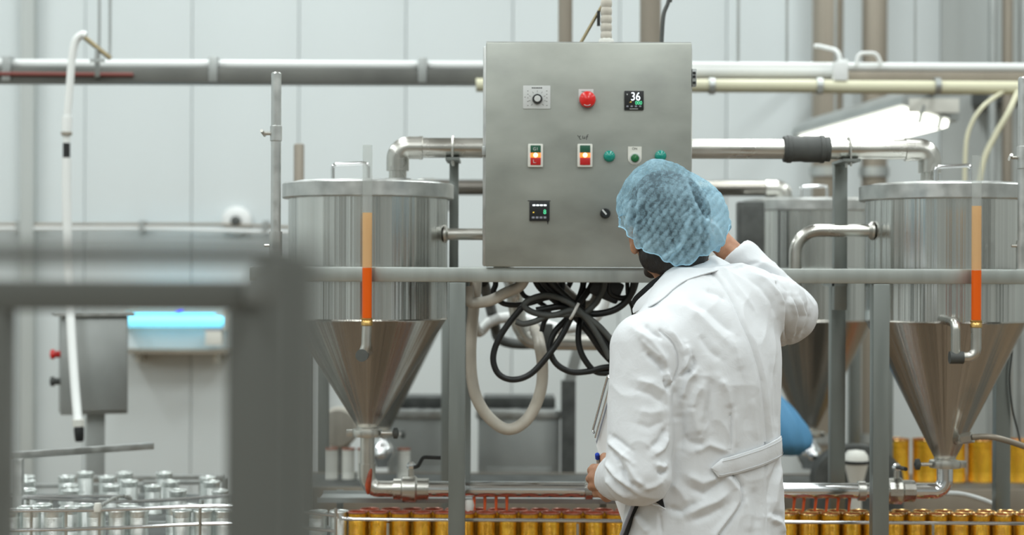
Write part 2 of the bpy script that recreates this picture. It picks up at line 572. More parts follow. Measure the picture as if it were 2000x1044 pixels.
# bright fluorescent lamp at the right
A, B = P(1772, 207, 7.3), P(1556, 268, 8.5)
u = (B - A).normalized()
Cc = P(1842, 240, 7.45)
w = (Cc - A)
w -= u * w.dot(u)
wl = w.length * 0.95
w.normalize()
n = u.cross(w).normalized()
if n.z < 0:
    n = -n
L = (B - A).length
t = thing('fluorescent_lamp', 'brightly lit twin-tube lamp fitting hanging right of the rear pipe', 'lamp', A)
mb = MB()
sec = [(-0.03, 0.0), (-0.03, 0.035), (0.03, 0.10), (wl - 0.03, 0.10), (wl + 0.03, 0.035), (wl + 0.03, 0.0)]
mb.prism(sec, A, w, n, u, L)
mb.build('housing', M['steel_grey'], t, 0)
mb = MB()
sec = [(0.0, -0.002), (wl, -0.002), (wl, -0.03), (wl * 0.8, -0.055), (wl * 0.2, -0.055), (0.0, -0.03)]
mb.prism(sec, A + u * 0.03, w, n, u, L - 0.06)
mb.build('lens', M['lamp'], t, 30)
for k in (0.3, 0.72):
    MB().bar(A + w * wl * k - u * 0.012 - n * 0.06, A + w * wl * k - u * 0.012 + n * 0.02, 0.02, 0.012).build('end_clip', M['steel_grey'], t)
MB().box(A - u * 0.02 + w * wl * 0.5 + n * 0.03, (wl, 0.02, 0.06)).build('end_cap', M['plastic_white'], t)
for k in (0.15, 0.85):
    q = A + u * L * k + w * wl * 0.5 + n * 0.09
    MB().cyl(q, (q.x, q.y, ZC), 0.006, seg=8).build('hanger_rod', M['steel_grey'], t)
MB().tube([A + w * wl * 0.5 + n * 0.09, P(1815, 180, 7.1), P(1960, 178, 6.95)], 0.012, 8).build('power_cable', M['rubber_grey'], t)

# two yellowish hoses, far right
for pts, r, lab in (([(1990, 172), (1972, 215), (1945, 262), (1920, 318), (1905, 420), (1903, 540)], 0.012, 'pale yellow hose slanting down right of the lamp, the outer one'),
                    ([(1960, 178), (1918, 210), (1892, 255), (1885, 310), (1884, 420), (1886, 540)], 0.009, 'thinner pale yellow hose curving down right of the lamp, the inner one')):
    t = tag(MB().tube(spline([P(a, b, 6.75 if i_ else 6.80) for i_, (a, b) in enumerate(pts)]), r, 10).build('drooping_hose', M['hose_yellow'], None, org=P(pts[0][0], pts[0][1], 6.75)), lab, 'hose', 'hoses below the beam')

# grey stand box at the left, on its post
YBX = 6.62
ang = math.radians(18)
R = Matrix.Rotation(ang, 3, 'Z')
c = P(182, 710, YBX)
w_, h_ = 0.253, 0.383
t = thing('control_box', 'small grey steel control box on a post behind the white hose', 'control box', (c.x, c.y, 0))
MB().box(c, (w_, 0.16, h_), R, bev=0.004).build('enclosure', M['steel_grey'], t)
MB().box(c + R @ V((0.02, -0.088, 0)), (w_ - 0.055, 0.016, h_ - 0.03), R, bev=0.003).build('door', M['steel_grey'], t)
MB().box(c + V((0, -0.01, h_ / 2 + 0.006)), (w_ + 0.05, 0.21, 0.012), R).build('rain_hood', M['steel_lid'], t)
for dz, m in ((0.04, 'red'), (-0.065, 'rubber_grey')):
    q = c + R @ V((-w_ / 2, -0.02, dz))
    MB().lathe([(0.013, 0), (0.013, 0.02), (0.02, 0.022), (0.018, 0.036), (0.0, 0.04)], q, R @ V((-1, 0, 0)), 14).build('push_button', M[m], t)
MB().box((c.x + 0.005, c.y + 0.02, (c.z - h_ / 2) / 2), (0.07, 0.05, c.z - h_ / 2), R, bev=0.003).build('post', M['steel_grey'], t)
MB().box((c.x + 0.005, c.y + 0.02, 0.006), (0.2, 0.2, 0.012), R).build('base_plate', M['steel_grey'], t)

# blue insect lamp on the far wall
t = thing('insect_lamp', 'blue glowing tube lamp on the far wall behind the dark frame', 'lamp', P(346, 640, 9.42))
a, b = P(252, 626, 9.28), P(442, 626, 9.28)
MB().cyl(a, b, 0.034, seg=16).build('lamp_tube', M['blue_lamp'], t)
MB().cyl(P(262, 611, 9.36), P(420, 611, 9.36), 0.016, seg=12).build('lamp_tube', M['blue_lamp'], t)
MB().cyl(P(345, 606, 9.26), P(357, 600, 9.26), 0.012, seg=12).build('lamp_starter', M['violet_lamp'], t)
MB().box(P(346, 618, 9.44), (0.53, 0.05, 0.15), bev=0.005).build('back_plate', M['plastic_white'], t)
for px in (249, 445):
    MB().box(P(px, 622, 9.36), (0.02, 0.2, 0.13), bev=0.004).build('end_cap', M['plastic_white'], t)
t = thing('wall_shelf', 'white shallow wall shelf under the blue lamp', 'shelf', P(350, 685, 9.4))
MB().box(P(350, 684, 9.36), (0.60, 0.25, 0.02)).build('board', M['beige_pipe'], t)
MB().box(P(350, 662, 9.44), (0.58, 0.05, 0.10)).build('back_panel', M['white_paint'], t)
for px in (275, 425):
    MB().box(P(px, 697, 9.40), (0.02, 0.16, 0.05)).build('bracket', M['plastic_white'], t)
t = thing('tray_box', 'small pale blue box at the right end of the wall shelf', 'box', P(420, 660, 9.3))
MB().box(P(420, 657, 9.3), (0.09, 0.10, 0.09), bev=0.004).build('box_body', M['plastic_white'], t)
MB().box(P(420, 642, 9.3), (0.096, 0.106, 0.012), bev=0.003).build('box_lid', M['key_grey'], t)
# ================================================================ FILLING MACHINES
YT = 4.80     # axis of the front tanks
YR = 4.50     # front rail
YQ = 5.09     # rear rail
XC = (-0.409, 1.232)
ZR = H        # rail top is at eye level

def frame(label, dy, sx, group):
    """welded frame: two long rails, legs, cross rails"""
    xs = (-0.67 + sx, -0.1445 + sx, 0.98 + sx, 1.476 + sx)
    t = thing('support_stand', label, 'frame', (0.4 + sx, YT + dy, 0), group)
    for y in (YR, YQ):
        MB().box((0.41 + sx, y + dy, ZR - 0.0195), (2.21, 0.044, 0.039), bev=0.003).build('rail', M['steel_rail'], t)
    for x in xs:
        for y in (YR, YQ):
            MB().box((x, y + dy, (ZR - 0.0395) / 2), (0.044, 0.044, ZR - 0.0395), bev=0.003).build('leg', M['steel_frame'], t)
            MB().lathe([(0.034, 0), (0.034, 0.012), (0.015, 0.02)], (x, y + dy, 0), seg=14).build('foot', M['rubber'], t)
        MB().box((x, (YR + YQ) / 2 + dy, ZR - 0.0195), (0.040, YQ - YR - 0.046, 0.036)).build('cross_rail', M['steel_frame'], t)
    return t

frame('square-tube steel frame of the front filling line carrying the control panel', 0, 0, 'filling line frames')
frame('square-tube steel frame of the rear filling line', 1.74, -0.0925, 'filling line frames')

def tank(label, X, Y, R, z_top, z_seam, z_tip, r_tip, tubespec, handle_dx, group):
    t = thing('hopper_tank', label, 'tank', (X, Y, z_tip), group)
    o = (X, Y, 0)
    band = 0.043
    MB().lathe([(R, z_seam), (R, z_top - 0.02)], o, seg=72, caps=False).build('cylinder_wall', M['steel_tank'], t)
    MB().lathe([(r_tip, z_tip), (R * 0.985, z_seam - 0.004), (R + 0.0015, z_seam), (R, z_seam + 0.004)], o, seg=72, caps=False).build('cone', M['steel_cone'], t, smooth=60)
    Rb = R + 0.0175
    MB().lathe([(R, z_top - band), (Rb - 0.003, z_top - band), (Rb, z_top - band + 0.003), (Rb, z_top - 0.003), (Rb - 0.003, z_top), (R - 0.03, z_top)], o, seg=72, caps=False).build('lid_band', M['steel_lid'], t, smooth=35)
    MB().lathe([(R + 0.004, z_top - 0.002), (R - 0.02, z_top + 0.006), (0.0, z_top + 0.012)], o, seg=60).build('lid', M['steel_lid'], t)
    hx = X + handle_dx
    zt = z_top + 0.006
    MB().tube(fillet([(hx - 0.045, Y - 0.06, zt - 0.003), (hx - 0.045, Y - 0.06, zt + 0.045), (hx + 0.055, Y - 0.06, zt + 0.050), (hx + 0.055, Y - 0.06, zt - 0.003)], 0.012), 0.0055, 10).build('lid_handle', M['chrome'], t)
    # outlet stub and clamp
    MB().cyl((X, Y, z_tip - 0.03), (X, Y, z_tip + 0.004), r_tip, seg=24).build('outlet', M['steel_pipe'], t)
    c = MB().lathe([(r_tip, -0.012), (r_tip + 0.013, -0.010), (r_tip + 0.015, 0.0), (r_tip + 0.013, 0.010), (r_tip, 0.012)], (X, Y, z_tip - 0.018), seg=24, caps=False).build('clamp', M['steel_pipe'], t)
    d = 1 if X < 0 else -1
    MB().cyl((X + d * (r_tip + 0.01), Y - 0.012, z_tip - 0.018), (X + d * (r_tip + 0.06), Y - 0.012, z_tip - 0.018), 0.005, seg=10).build('bolt', M['steel_pipe'], c)
    MB().lathe([(0.006, 0), (0.016, 0.004), (0.016, 0.014), (0.006, 0.018)], (X + d * (r_tip + 0.042), Y - 0.012, z_tip - 0.018), (d, 0, 0), 12).build('wing_nut', M['rubber_grey'], c)
    MB().box((X - d * (r_tip + 0.018), Y - 0.005, z_tip - 0.018), (0.022, 0.016, 0.02), bev=0.003).build('hinge', M['steel_pipe'], c)
    if tubespec:
        tx, top, film, liq, bot, U = tubespec
        yt = YR - 0.055
        zz = lambda py: H + (522 - py) * yt / F + ROLL * (tx - 1000) * yt / F
        X0 = P(tx, 522, yt).x
        r = 0.0128
        z3 = zz(bot)
        tb = MB()
        tb.tube([(X0, yt, zz(film)), (X0, yt, zz(top))], r, 20, cap=False)
        g = tb.build('sight_tube', M['tube_clear'], t)
        MB().lathe([(r, zz(liq)), (r, zz(film))], (X0, yt, 0), seg=20, caps=False).build('liquid_film', M['tube_film'], g)
        MB().lathe([(0.0, z3), (r, z3), (r, zz(liq) - 0.0005), (0.0, zz(liq) - 0.0005)], (X0, yt, 0), seg=20).build('orange_liquid', M['orange_liquid'], g)
        MB().lathe([(r, z3 - 0.008), (r + 0.0025, z3 - 0.006), (r + 0.0025, z3 + 0.004), (r + 0.001, z3 + 0.006), (r + 0.0025, z3 + 0.008), (r + 0.0025, z3 + 0.012), (r, z3 + 0.013)], (X0, yt, 0), seg=20).build('tube_fitting', M['brass'], t)
        # how far out the cone is at the elbow height
        ze = z3 - 0.085
        k = (ze - z_tip) / (z_seam - z_tip)
        rc = r_tip + (R - r_tip) * k
        if U == 0:
            xe = X0 - 0.012
            dx = xe - X
            yc = Y - math.sqrt(max(rc * rc - dx * dx, 0))
            MB().tube(fillet([(X0, yt, z3 - 0.006), (X0 - 0.002, yt, z3 - 0.06), (X0 - 0.012, yt, ze), (xe, yt + 0.02, ze), (xe, yc + 0.02, ze + 0.0)], 0.02), 0.0125, 16).build('tube_elbow', M['steel_pipe'], t)
            MB().cyl((xe, yt - 0.016, ze), (xe, yt + 0.02, ze), 0.0165, seg=18).build('end_plug', M['rubber_grey'], t)
        else:
            xe = X0 + U * yt / F
            dx = xe - X
            yc = Y - math.sqrt(max(rc * rc - dx * dx, 0))
            MB().tube(fillet([(X0, yt, z3 - 0.006), (X0, yt, ze), (xe + 0.004, yt, ze), ], 0.03), 0.0135, 16).build('tube_elbow', M['steel_pipe'], t)
            MB().tube(fillet([(xe - 0.012, yt, ze), (xe, yt, ze), (xe, yt, ze + 0.09), (xe, yc + 0.05, ze + 0.10)], 0.02), 0.0125, 16).build('tube_elbow', M['steel_pipe'], t)
            MB().cyl((xe - 0.016, yt, ze - 0.001), (xe + 0.02, yt, ze - 0.001), 0.0165, seg=18).build('end_plug', M['rubber_grey'], t)
    return t

zt = H + 0.2352
z_seam = P(718, 627, 4.575).z
tank('polished steel hopper tank left of the control panel, with orange sight tube', XC[0], YT, 0.2255, zt, z_seam, P(718, 832, YT).z, 0.030,
     (717, 283, 415, 522, 630, 0), -0.05, 'hopper tanks')
tank('polished steel hopper tank at right behind the man, with orange sight tube', XC[1], YT, 0.2255, zt, z_seam, P(1840, 893, YT).z, 0.030,
     (1907, 303, 402, 527, 634, -40), 0.0, 'hopper tanks')
YT2 = 6.54
XC2 = ((748 - 1000) / F * YT2, 1.152)
tank('rear hopper tank seen behind the left front tank', XC2[0], YT2, 0.243, H + 0.262, P(800, 628, 6.28).z, P(800, 838, YT2).z, 0.03, None, -0.05, 'hopper tanks')
tank('rear hopper tank with golden cone between the man and the grey posts', XC2[1], YT2, 0.243, H + 0.262, P(1577, 628, 6.28).z, P(1577, 838, YT2).z, 0.03, None, 0.0, 'hopper tanks')

# welded nozzles (on the tank sides) with bent pipes
t = thing('overflow_pipe', 'bent steel side pipe between left tank and panel', 'pipe', (XC[0] + 0.2255, YT, P(900, 457, YT).z))
zz = P(900, 457, YT - 0.05).z
MB().tube(fillet([(XC[0] + 0.205, YT - 0.05, zz), (-0.02, YT - 0.05, zz), (-0.02, YT - 0.05, 1.49)], 0.05), 0.0165, 16).build('pipe_run', M['steel_pipe'], t)
MB().lathe([(0.026, 0), (0.026, 0.006), (0.018, 0.012)], (XC[0] + 0.217, YT - 0.05, zz), (1, 0, 0), 20).build('weld_collar', M['steel_pipe'], t)
t = thing('overflow_pipe', 'bent steel side pipe left of the right tank, dropping behind the rail', 'pipe', (XC[1] - 0.2255, YT, P(1700, 450, YT).z))
zz = P(1650, 450, YT - 0.05).z
xd = P(1553, 522, YT - 0.05).x
MB().tube(fillet([(XC[1] - 0.205, YT - 0.05, zz), (xd, YT - 0.05, zz), (xd, YT - 0.05, 1.36)], 0.065, 12), 0.0178, 16).build('pipe_run', M['steel_pipe'], t)
MB().lathe([(0.027, 0), (0.027, 0.006), (0.019, 0.014)], (XC[1] - 0.217, YT - 0.05, zz), (-1, 0, 0), 20).build('weld_collar', M['steel_pipe'], t)

# top feed pipe
def ring(mb, c, ax, r, w, e):
    return mb.lathe([(r, -w), (r + e, -w * 0.8), (r + e, w * 0.8), (r, w)], c, ax, 24, False)
def feed(label, Y, pxl, pxr, py, r, ztank, group, couple=True, dx=0):
    z = H + (522 - py) / F * Y
    xl, xr = (pxl - 1000) / F * Y, (pxr - 1000) / F * Y
    t = thing('feed_pipe', label, 'pipe', (0.4, Y, z), group)
    MB().tube([(xl + 0.062, Y, z), (xr - 0.062, Y, z)], r, 24).build('pipe_run', M['steel_pipe'] if couple else M['shaded_pipe'], t)
    for x, s in ((xl, 1), (xr, -1)):
        MB().tube(fillet([(x + s * 0.066, Y, z), (x, Y, z), (x, Y, z - 0.066)], 0.058, 12), r * 1.13, 24).build('elbow', M['steel_pipe'], t)
        mb = MB()
        ring(mb, (x + s * 0.066, Y, z), (1, 0, 0), r, 0.006, 0.005)
        mb.build('weld_ring', M['steel_pipe'], t)
        MB().cyl((x, Y, z - 0.064), (x, Y, ztank), r * 0.88, seg=24).build('down_pipe', M['steel_pipe'], t)
        MB().lathe([(r * 0.9, 0), (r * 1.35, 0), (r * 1.35, 0.008), (r * 0.9, 0.008)], (x, Y, ztank), seg=24, caps=False).build('flange', M['steel_lid'], t)
    if couple:
        a, b = P(1530, py, Y).x, P(1620, py, Y).x
        cp = MB().lathe([(r, 0), (r + 0.008, 0), (r + 0.010, 0.012), (r + 0.008, 0.022), (r + 0.007, 0.05), (r + 0.009, 0.062), (r + 0.009, b - a - 0.03), (r + 0.006, b - a - 0.02), (r + 0.007, b - a), (r, b - a)], (a, Y, z), (1, 0, 0), 28, False).build('rubber_coupling', M['rubber_grey'], t)
        for q in (0.016, b - a - 0.022):
            mb = MB()
            ring(mb, (a + q, Y, z), (1, 0, 0), r + 0.009, 0.007, 0.002)
            mb.build('hose_clip', M['rubber_grey'], cp)
    return t, z
t, zf = feed('long steel feed pipe running behind the panel between the two front tanks', YT, 776, 1815, 289, 0.0285, zt + 0.008, 'feed pipes')
feed('dark blurred feed pipe of the rear filling line', YT2, 812, 1530, 366, 0.030, H + 0.27, 'feed pipes', False)
for px, w, lab in ((884, 0.027, 'slim steel pipe support standing on the rail left of the panel'), (1657, 0.037, 'wide steel pipe support standing on the rail right of the man')):
    x = P(px, 420, YT).x
    t = thing('pipe_support', lab, 'support', (x, YT + 0.11, ZR))
    MB().box((x, YT + 0.11, (ZR + zf - 0.03) / 2 - 0.06), (w, 0.006, zf - 0.03 - ZR + 0.12), bev=0.001).build('upright', M['steel_frame'], t)
    MB().box((x - w / 2 + 0.003, YT + 0.128, (ZR + zf - 0.03) / 2 - 0.06), (0.006, 0.032, zf - 0.03 - ZR + 0.12), bev=0.001).build('flange', M['steel_frame'], t)
    MB().box((x, YT + 0.04, zf - 0.033), (w + 0.012, 0.17, 0.008)).build('saddle', M['steel_frame'], t)
    arc = [(x, YT + math.cos(a) * 0.033, zf + math.sin(a) * 0.033) for a in [math.pi * k / 12 for k in range(13)]]
    MB().tube([(x, YT + 0.033, zf - 0.05)] + arc + [(x, YT - 0.033, zf - 0.05)], 0.0035, 8).build('u_bolt', M['steel_pipe'], t)
    MB().box((x, (YT + 0.1 + YQ) / 2, ZR - 0.045), (w, YQ - YT - 0.10, 0.012)).build('foot_bracket', M['steel_frame'], t)

# bottom manifold
M['stain'] = mat('dried_sauce', (0.36, 0.06, 0.02), 0.45, noise=((60, 60, 40), 0.4))
zp = P(1000, 955, YT).z
xa, xb = XC[0] - 0.012, XC[1] - 0.02
zA, zB = P(718, 832, YT).z - 0.03, P(1840, 893, YT).z - 0.03
t = thing('manifold_pipe', 'steel bottom pipe joining both tank outlets above the gold cans', 'pipe', (0.4, YT, zp))
rp = 0.0225
MB().cyl((-0.235, YT, zp), (1.05, YT, zp), rp, seg=24).build('pipe_run', M['chrome'], t)
MB().cyl((XC[0], YT, zA + 0.002), (XC[0], YT, zp + 0.07), 0.0205, seg=22).build('down_pipe', M['steel_pipe'], t)
MB().tube(fillet([(XC[0], YT, zp + 0.072), (XC[0], YT, zp), (XC[0] + 0.075, YT, zp)], 0.04, 10), 0.0235, 22).build('elbow', M['steel_pipe'], t)
MB().tube([(XC[0] + 0.07, YT, zp), (XC[0] + 0.11, YT, zp)], 0.0215, 22).build('nipple', M['chrome'], t)
MB().tube(fillet([(XC[1], YT, zB + 0.002), (XC[1], YT, zp), (XC[1] - 0.095, YT, zp)], 0.075, 14), 0.0225, 22).build('elbow', M['chrome'], t)
for c, s in ((XC[0] + 0.125, 1), (1.095, -1)):
    q = MB().lathe([(0.022, -0.05), (0.030, -0.05), (0.031, -0.028), (0.037, -0.024), (0.038, 0.012), (0.031, 0.018), (0.031, 0.05), (0.022, 0.05)], (c, YT, zp), (1, 0, 0), 12 if s < 0 else 16, False).build('ball_valve', M['steel_pipe'], t, smooth=25)
    MB().cyl((c, YT, zp + 0.03), (c, YT, zp + 0.066), 0.009, seg=12).build('stem', M['steel_pipe'], q)
    MB().lathe([(0.011, 0), (0.013, 0.003), (0.013, 0.012), (0.006, 0.02)], (c, YT, zp + 0.058), seg=6).build('nut', M['chrome'], q)
    hd = MB()
    if s > 0:
        hd.tube(fillet([(c, YT, zp + 0.06), (c + 0.02, YT - 0.01, zp + 0.066), (c + 0.034, YT - 0.01, zp + 0.092), (c + 0.084, YT - 0.01, zp + 0.090)], 0.012), 0.0058, 8)
    else:
        hd.tube(fillet([(c, YT, zp + 0.066), (c, YT - 0.03, zp + 0.07), (c, YT - 0.11, zp + 0.075)], 0.012), 0.0058, 8)
    hd.build('handle', M['rubber'], q)
for c in (P(1150, 955, YT).x, 0.995):
    mb = MB()
    ring(mb, (c, YT, zp), (1, 0, 0), rp, 0.012, 0.006)
    mb.build('union_ring', M['steel_pipe'], t)
MB().tube(spline([(XC[0] + 0.004, YT - 0.017, zp - 0.012), (XC[0] + 0.005, YT - 0.0225, zp + 0.015), (XC[0] + 0.010, YT - 0.019, zp + 0.05), (XC[0] + 0.012, YT - 0.012, zp + 0.068)], 4), [0.004, .006, .0075, .0085, .009, .0085, .008, .007, .006, .005, .004, .003, .002], 10).build('sauce_stain', M['stain'], t)

# paste running from the pipe into the cans
s0 = None
def stream(x, lean, lab):
    a, b = V((x, YT, zp - rp + 0.004)), V((x - lean, YT - 0.005, 0.812))
    o = MB().tube([a, a.lerp(b, 0.4), b], [0.0052, 0.004, 0.0035], 8).build('paste_stream', M['paste'], None, org=V((x, YT, zp)))
    o.data.materials[0] = M['stream']
    return tag(o, lab, 'sauce', 'paste streams under the pipe')
M['stream'] = mat('orange_red_paste', (0.72, 0.10, 0.012), 0.3)
for px in (926, 947, 969, 990, 1552, 1571, 1594, 1616, 1638, 1660):
    k = (926, 947, 969, 990).index(px) if px < 1000 else (1552, 1571, 1594, 1616, 1638, 1660).index(px)
    stream(P(px, 975, YT).x, 0.0 if px < 1000 else 0.006, 'orange-red paste stream falling into the cans, %s to the right of the %s' % (('first', 'second', 'third', 'fourth', 'fifth', 'sixth')[k], 'left grey post' if px < 1000 else 'man'))

# tall adjustable poles
for px, top, col, low, lab in ((539, 141, (245, 276), 452, 'slim steel pole with T-screw left of the left tank'), (1998, 150, (285, 330), 470, 'slim steel pole at the right edge beside the right tank')):
    t = thing('adjustable_pole', lab, 'pole', (P(px, 522, YR).x, YR, ZR))
    x = P(px, 330, YR).x
    z = lambda py: P(px, py, YR).z
    MB().cyl((x, YR, ZR), (x, YR, z(low)), 0.0175, seg=16).build('socket', M['steel_lid'], t)
    MB().lathe([(0.0135, z(low) - 0.01), (0.0135, z(top) - 0.004), (0.010, z(top))], (x, YR, 0), seg=18).build('tube', M['steel_lid'], t)
    c = MB().lathe([(0.0135, z(col[1])), (0.016, z(col[1]) + 0.002), (0.016, z(col[0]) - 0.002), (0.0135, z(col[0]))], (x, YR, 0), seg=18, caps=False).build('collar', M['steel_lid'], t)
    zc = (z(col[0]) + z(col[1])) / 2
    MB().cyl((x - 0.014, YR, zc), (x - 0.034, YR - 0.004, zc), 0.005, seg=10).build('screw', M['steel_pipe'], c)
    MB().cyl((x - 0.036, YR - 0.018, zc + 0.006), (x - 0.032, YR + 0.014, zc - 0.004), 0.0045, seg=10).build('t_bar', M['steel_pipe'], c)
    MB().cyl((x - 0.016, YR, z(480)), (x - 0.03, YR, z(480)), 0.004, seg=8).build('lock_bolt', M['steel_pipe'], t)
# thin grey tube standing behind the left tank
t = tag(MB().lathe([(0.019, 0), (0.019, P(584, 281, 6.15).z - 0.005), (0.016, P(584, 281, 6.15).z)], (P(584, 280, 6.15).x, 6.15, 0), seg=14).build('standpipe', M['beige_pipe'], None, org=V((P(584, 280, 6.15).x, 6.15, 0))), 'grey standpipe ending just above the left tank lid', 'pipe')

t = thing('relay_box', 'dark grey upright box standing on the rear rail beside the golden rear hopper', 'box', (P(1466, 522, 6.24).x, 6.24, ZR))
a, b = P(1440, 394, 6.24), P(1491, 394, 6.24)
MB().box(((a.x + b.x) / 2, 6.245, (a.z + ZR) / 2 + 0.001), (b.x - a.x, 0.07, a.z - ZR - 0.002), bev=0.004).build('box_body', M['rubber_grey'], t)
MB().box(((a.x + b.x) / 2, 6.207, (a.z + ZR) / 2 + 0.001), (b.x - a.x - 0.016, 0.008, a.z - ZR - 0.03), bev=0.002).build('cover', M['rubber_grey'], t)
# air hose on the right cone
t = thing('cone_hose', 'thin grey hose with union leaving the right tank cone', 'hose', P(1872, 857, 4.72))
MB().cyl(P(1866, 860, 4.76), P(1880, 856, 4.70), 0.0125, seg=14).build('coupling', M['steel_pipe'], t)
MB().cyl(P(1880, 856, 4.70), P(1900, 853, 4.68), 0.0155, seg=6).build('union_nut', M['steel_pipe'], t)
MB().tube(spline([P(1900, 853, 4.68), P(1930, 852, 4.66), P(1960, 858, 4.66), P(2010, 875, 4.68), P(2060, 900, 4.7)]), 0.0085, 12).build('hose_run', M['beige_pipe'], t)
tag(MB().tube(spline([P(1972, 640, 5.06), P(1977, 680, 5.055), P(1972, 740, 5.055), P(1978, 800, 5.055), P(1990, 850, 5.06), P(1993, 872, 5.06)]), 0.003, 8).build('thin_cable', M['rubber_grey'], None, org=P(1972, 640, 5.05)), 'thin dark cable hanging beside the far right post', 'cable')
# clear plastic strip behind the right elbow
tag(MB().tube(spline([P(1835, 962, 5.0), P(1880, 965, 5.2), P(1930, 980, 5.25), P(1975, 1005, 5.3)]), 0.008, 10).build('clear_hose', M['hose_white'], None, org=P(1835, 962, 5.0)), 'pale translucent hose arching low behind the right pipe elbow', 'hose')

# ---------------------------------------------------------------- control panel
YP = 4.46
def pp(px, py, d=0.0):
    return P(px, py, YP - d)
PX = F / YP     # px per metre on the door
c0 = P(1149.5, 304, YP)
t = thing('control_cabinet', 'brushed steel control panel with lit switches, mounted on the rail before the man', 'control panel', (c0.x, YP + 0.1, ZR))
w_, h_ = 402 / PX, 438 / PX
zb = ZR + 0.002
zc = zb + h_ / 2
MB().box((c0.x - 0.002, YP + 0.116, zc - 0.003), (w_ + 0.012, 0.19, h_ - 0.008), bev=0.006).build('enclosure', M['steel_lid'], t)
dr = MB().box((c0.x, YP + 0.010, zc), (w_, 0.020, h_), bev=0.004).build('door', M['steel_panel'], t)
MB().box((c0.x, YP + 0.105, zb + h_ + 0.001), (w_ - 0.002, 0.20, 0.003)).build('top_cap', M['steel_lid'], t)
for py in (152, 470):
    hg = MB().box(P(1355, py, YP + 0.02), (0.012, 0.03, 0.046), bev=0.002).build('hinge', M['steel_grey'], t)
    for dz in (-0.012, 0.004, 0.014):
        MB().cyl(P(1356, py, YP + 0.004) + V((0, 0, dz - 0.004)), P(1356, py, YP + 0.004) + V((0, 0, dz + 0.002)), 0.004, seg=8).build('hinge_knuckle', M['rubber'], hg)
for py in (295,):
    MB().box(P(946, py, YP + 0.02), (0.012, 0.02, 0.026), bev=0.003).build('latch', M['steel_grey'], t)
for px in (975, 1325):
    MB().box((P(px, 522, YP).x, YP + 0.1, ZR + 0.0005), (0.03, 0.16, 0.003)).build('mounting_foot', M['steel_frame'], t)

def plate(x0, y0, x1, y1, d, m, name, parent, z0=0.0, bev=0.0015):
    a, b = pp(x0, y0), pp(x1, y1)
    return MB().box(((a.x + b.x) / 2, YP - z0 - d / 2, (a.z + b.z) / 2), (b.x - a.x, d, a.z - b.z), bev=min(bev, d * 0.4)).build(name, M[m], parent)
def dome(px, py, prof, m, name, parent, seg=28):
    q = pp(px, py)
    return MB().lathe(prof, (q.x, YP, q.z), (0, -1, 0), seg).build(name, M[m], parent)
def text(s, px, py, hpx, m, parent, d, name='lettering', sx=1.0, sh=0.0, extr=0.0003):
    cu = bpy.data.curves.new(name, 'FONT')
    cu.body = s
    cu.align_x = 'CENTER'
    cu.align_y = 'CENTER'
    cu.size = hpx / PX / 0.70
    cu.extrude = extr
    cu.shear = sh
    cu.materials.append(M[m])
    q = pp(px, py) - root_org(parent)
    tmp = bpy.data.objects.new('tmp', cu)
    COL.objects.link(tmp)
    dg = bpy.context.evaluated_depsgraph_get()
    me = bpy.data.meshes.new_from_object(tmp.evaluated_get(dg))
    bpy.data.objects.remove(tmp)
    R = Euler((math.pi / 2, 0, 0)).to_matrix().to_4x4()
    me.transform(Matrix.Translation((q.x, YP - d - root_org(parent).y, q.z)) @ R @ Matrix.Diagonal((sx, 1, 1, 1)))
    me.name = name
    if not me.materials:
        me.materials.append(M[m])
    o = bpy.data.objects.new(name, me)
    COL.objects.link(o)
    o.parent = parent
    return o
mm = 0.001
# timer dial
q = plate(1021.5, 167, 1075, 212.5, 2 * mm, 'plate', 'timer_plate', t)
q['label'] = 'pale square timer plate with printed scale'
dome(1049.5, 193.5, [(0.0135, 2 * mm), (0.0135, 5 * mm), (0.012, 12 * mm), (0.0, 12 * mm)], 'black', 'timer_knob', q)
dome(1049.5, 193.5, [(0.0085, 12 * mm), (0.0085, 14 * mm), (0.0075, 15 * mm), (0, 15 * mm)], 'plate', 'knob_cap', q)
mk = MB()
for k in range(9):
    a = math.radians(-210 + k * 30) if False else math.radians(225 - k * 33.75)
    for r0, r1 in ((13.5, 17.5),):
        c_, s_ = math.cos(a), math.sin(a)
        mk.bar(pp(1049.5 + c_ * r0, 193.5 - s_ * r0, 2.1 * mm), pp(1049.5 + c_ * r1, 193.5 - s_ * r1, 2.1 * mm), 0.0008, 0.0004, up=V((0, 1, 0)))
for px, py in ((1031, 177.5), (1031, 184), (1031, 191), (1031, 198), (1031, 206), (1068, 177.5), (1068, 184), (1068, 191), (1068, 198), (1068, 206)):
    mk.box(pp(px, py, 2.1 * mm), (0.003, 0.0004, 0.0014))
for px in (1040, 1043.5, 1047, 1050.5, 1054, 1057.5):
    mk.box(pp(px, 171.5, 2.1 * mm), (0.0036, 0.0004, 0.0030))
mk.box(pp(1025.5, 189.5, 2.1 * mm), (0.002, 0.0004, 0.002))
mk.build('scale_marks', M['ink'], q, 0)
# emergency stop
q = plate(1130, 174, 1159, 200, 1.5 * mm, 'plate', 'stop_plate', t)
mk = MB()
for k in range(7):
    mk.box(pp(1137 + k * 2.6, 178.5, 1.6 * mm), (0.0024, 0.0004, 0.0018))
mk.build('plate_print', M['ink'], q, 0)
e = dome(1147, 195, [(0.012, 0), (0.012, 9 * mm), (0.0215, 10 * mm), (0.0222, 14 * mm), (0.0205, 20 * mm), (0.014, 24 * mm), (0, 25.5 * mm)], 'red', 'emergency_stop', t, 36)
mk = MB()
for a0 in (-115, -65):
    pass
for k in range(8):
    a = math.radians(235 + k * 10)
    mk.box(pp(1147 + math.cos(a) * 9.5, 195 - math.sin(a) * 9.5 + 1.5, 23.4 * mm), (0.0028, 0.0012, 0.0016))
mk.build('arrow_mark', M['plate'], e, 0)
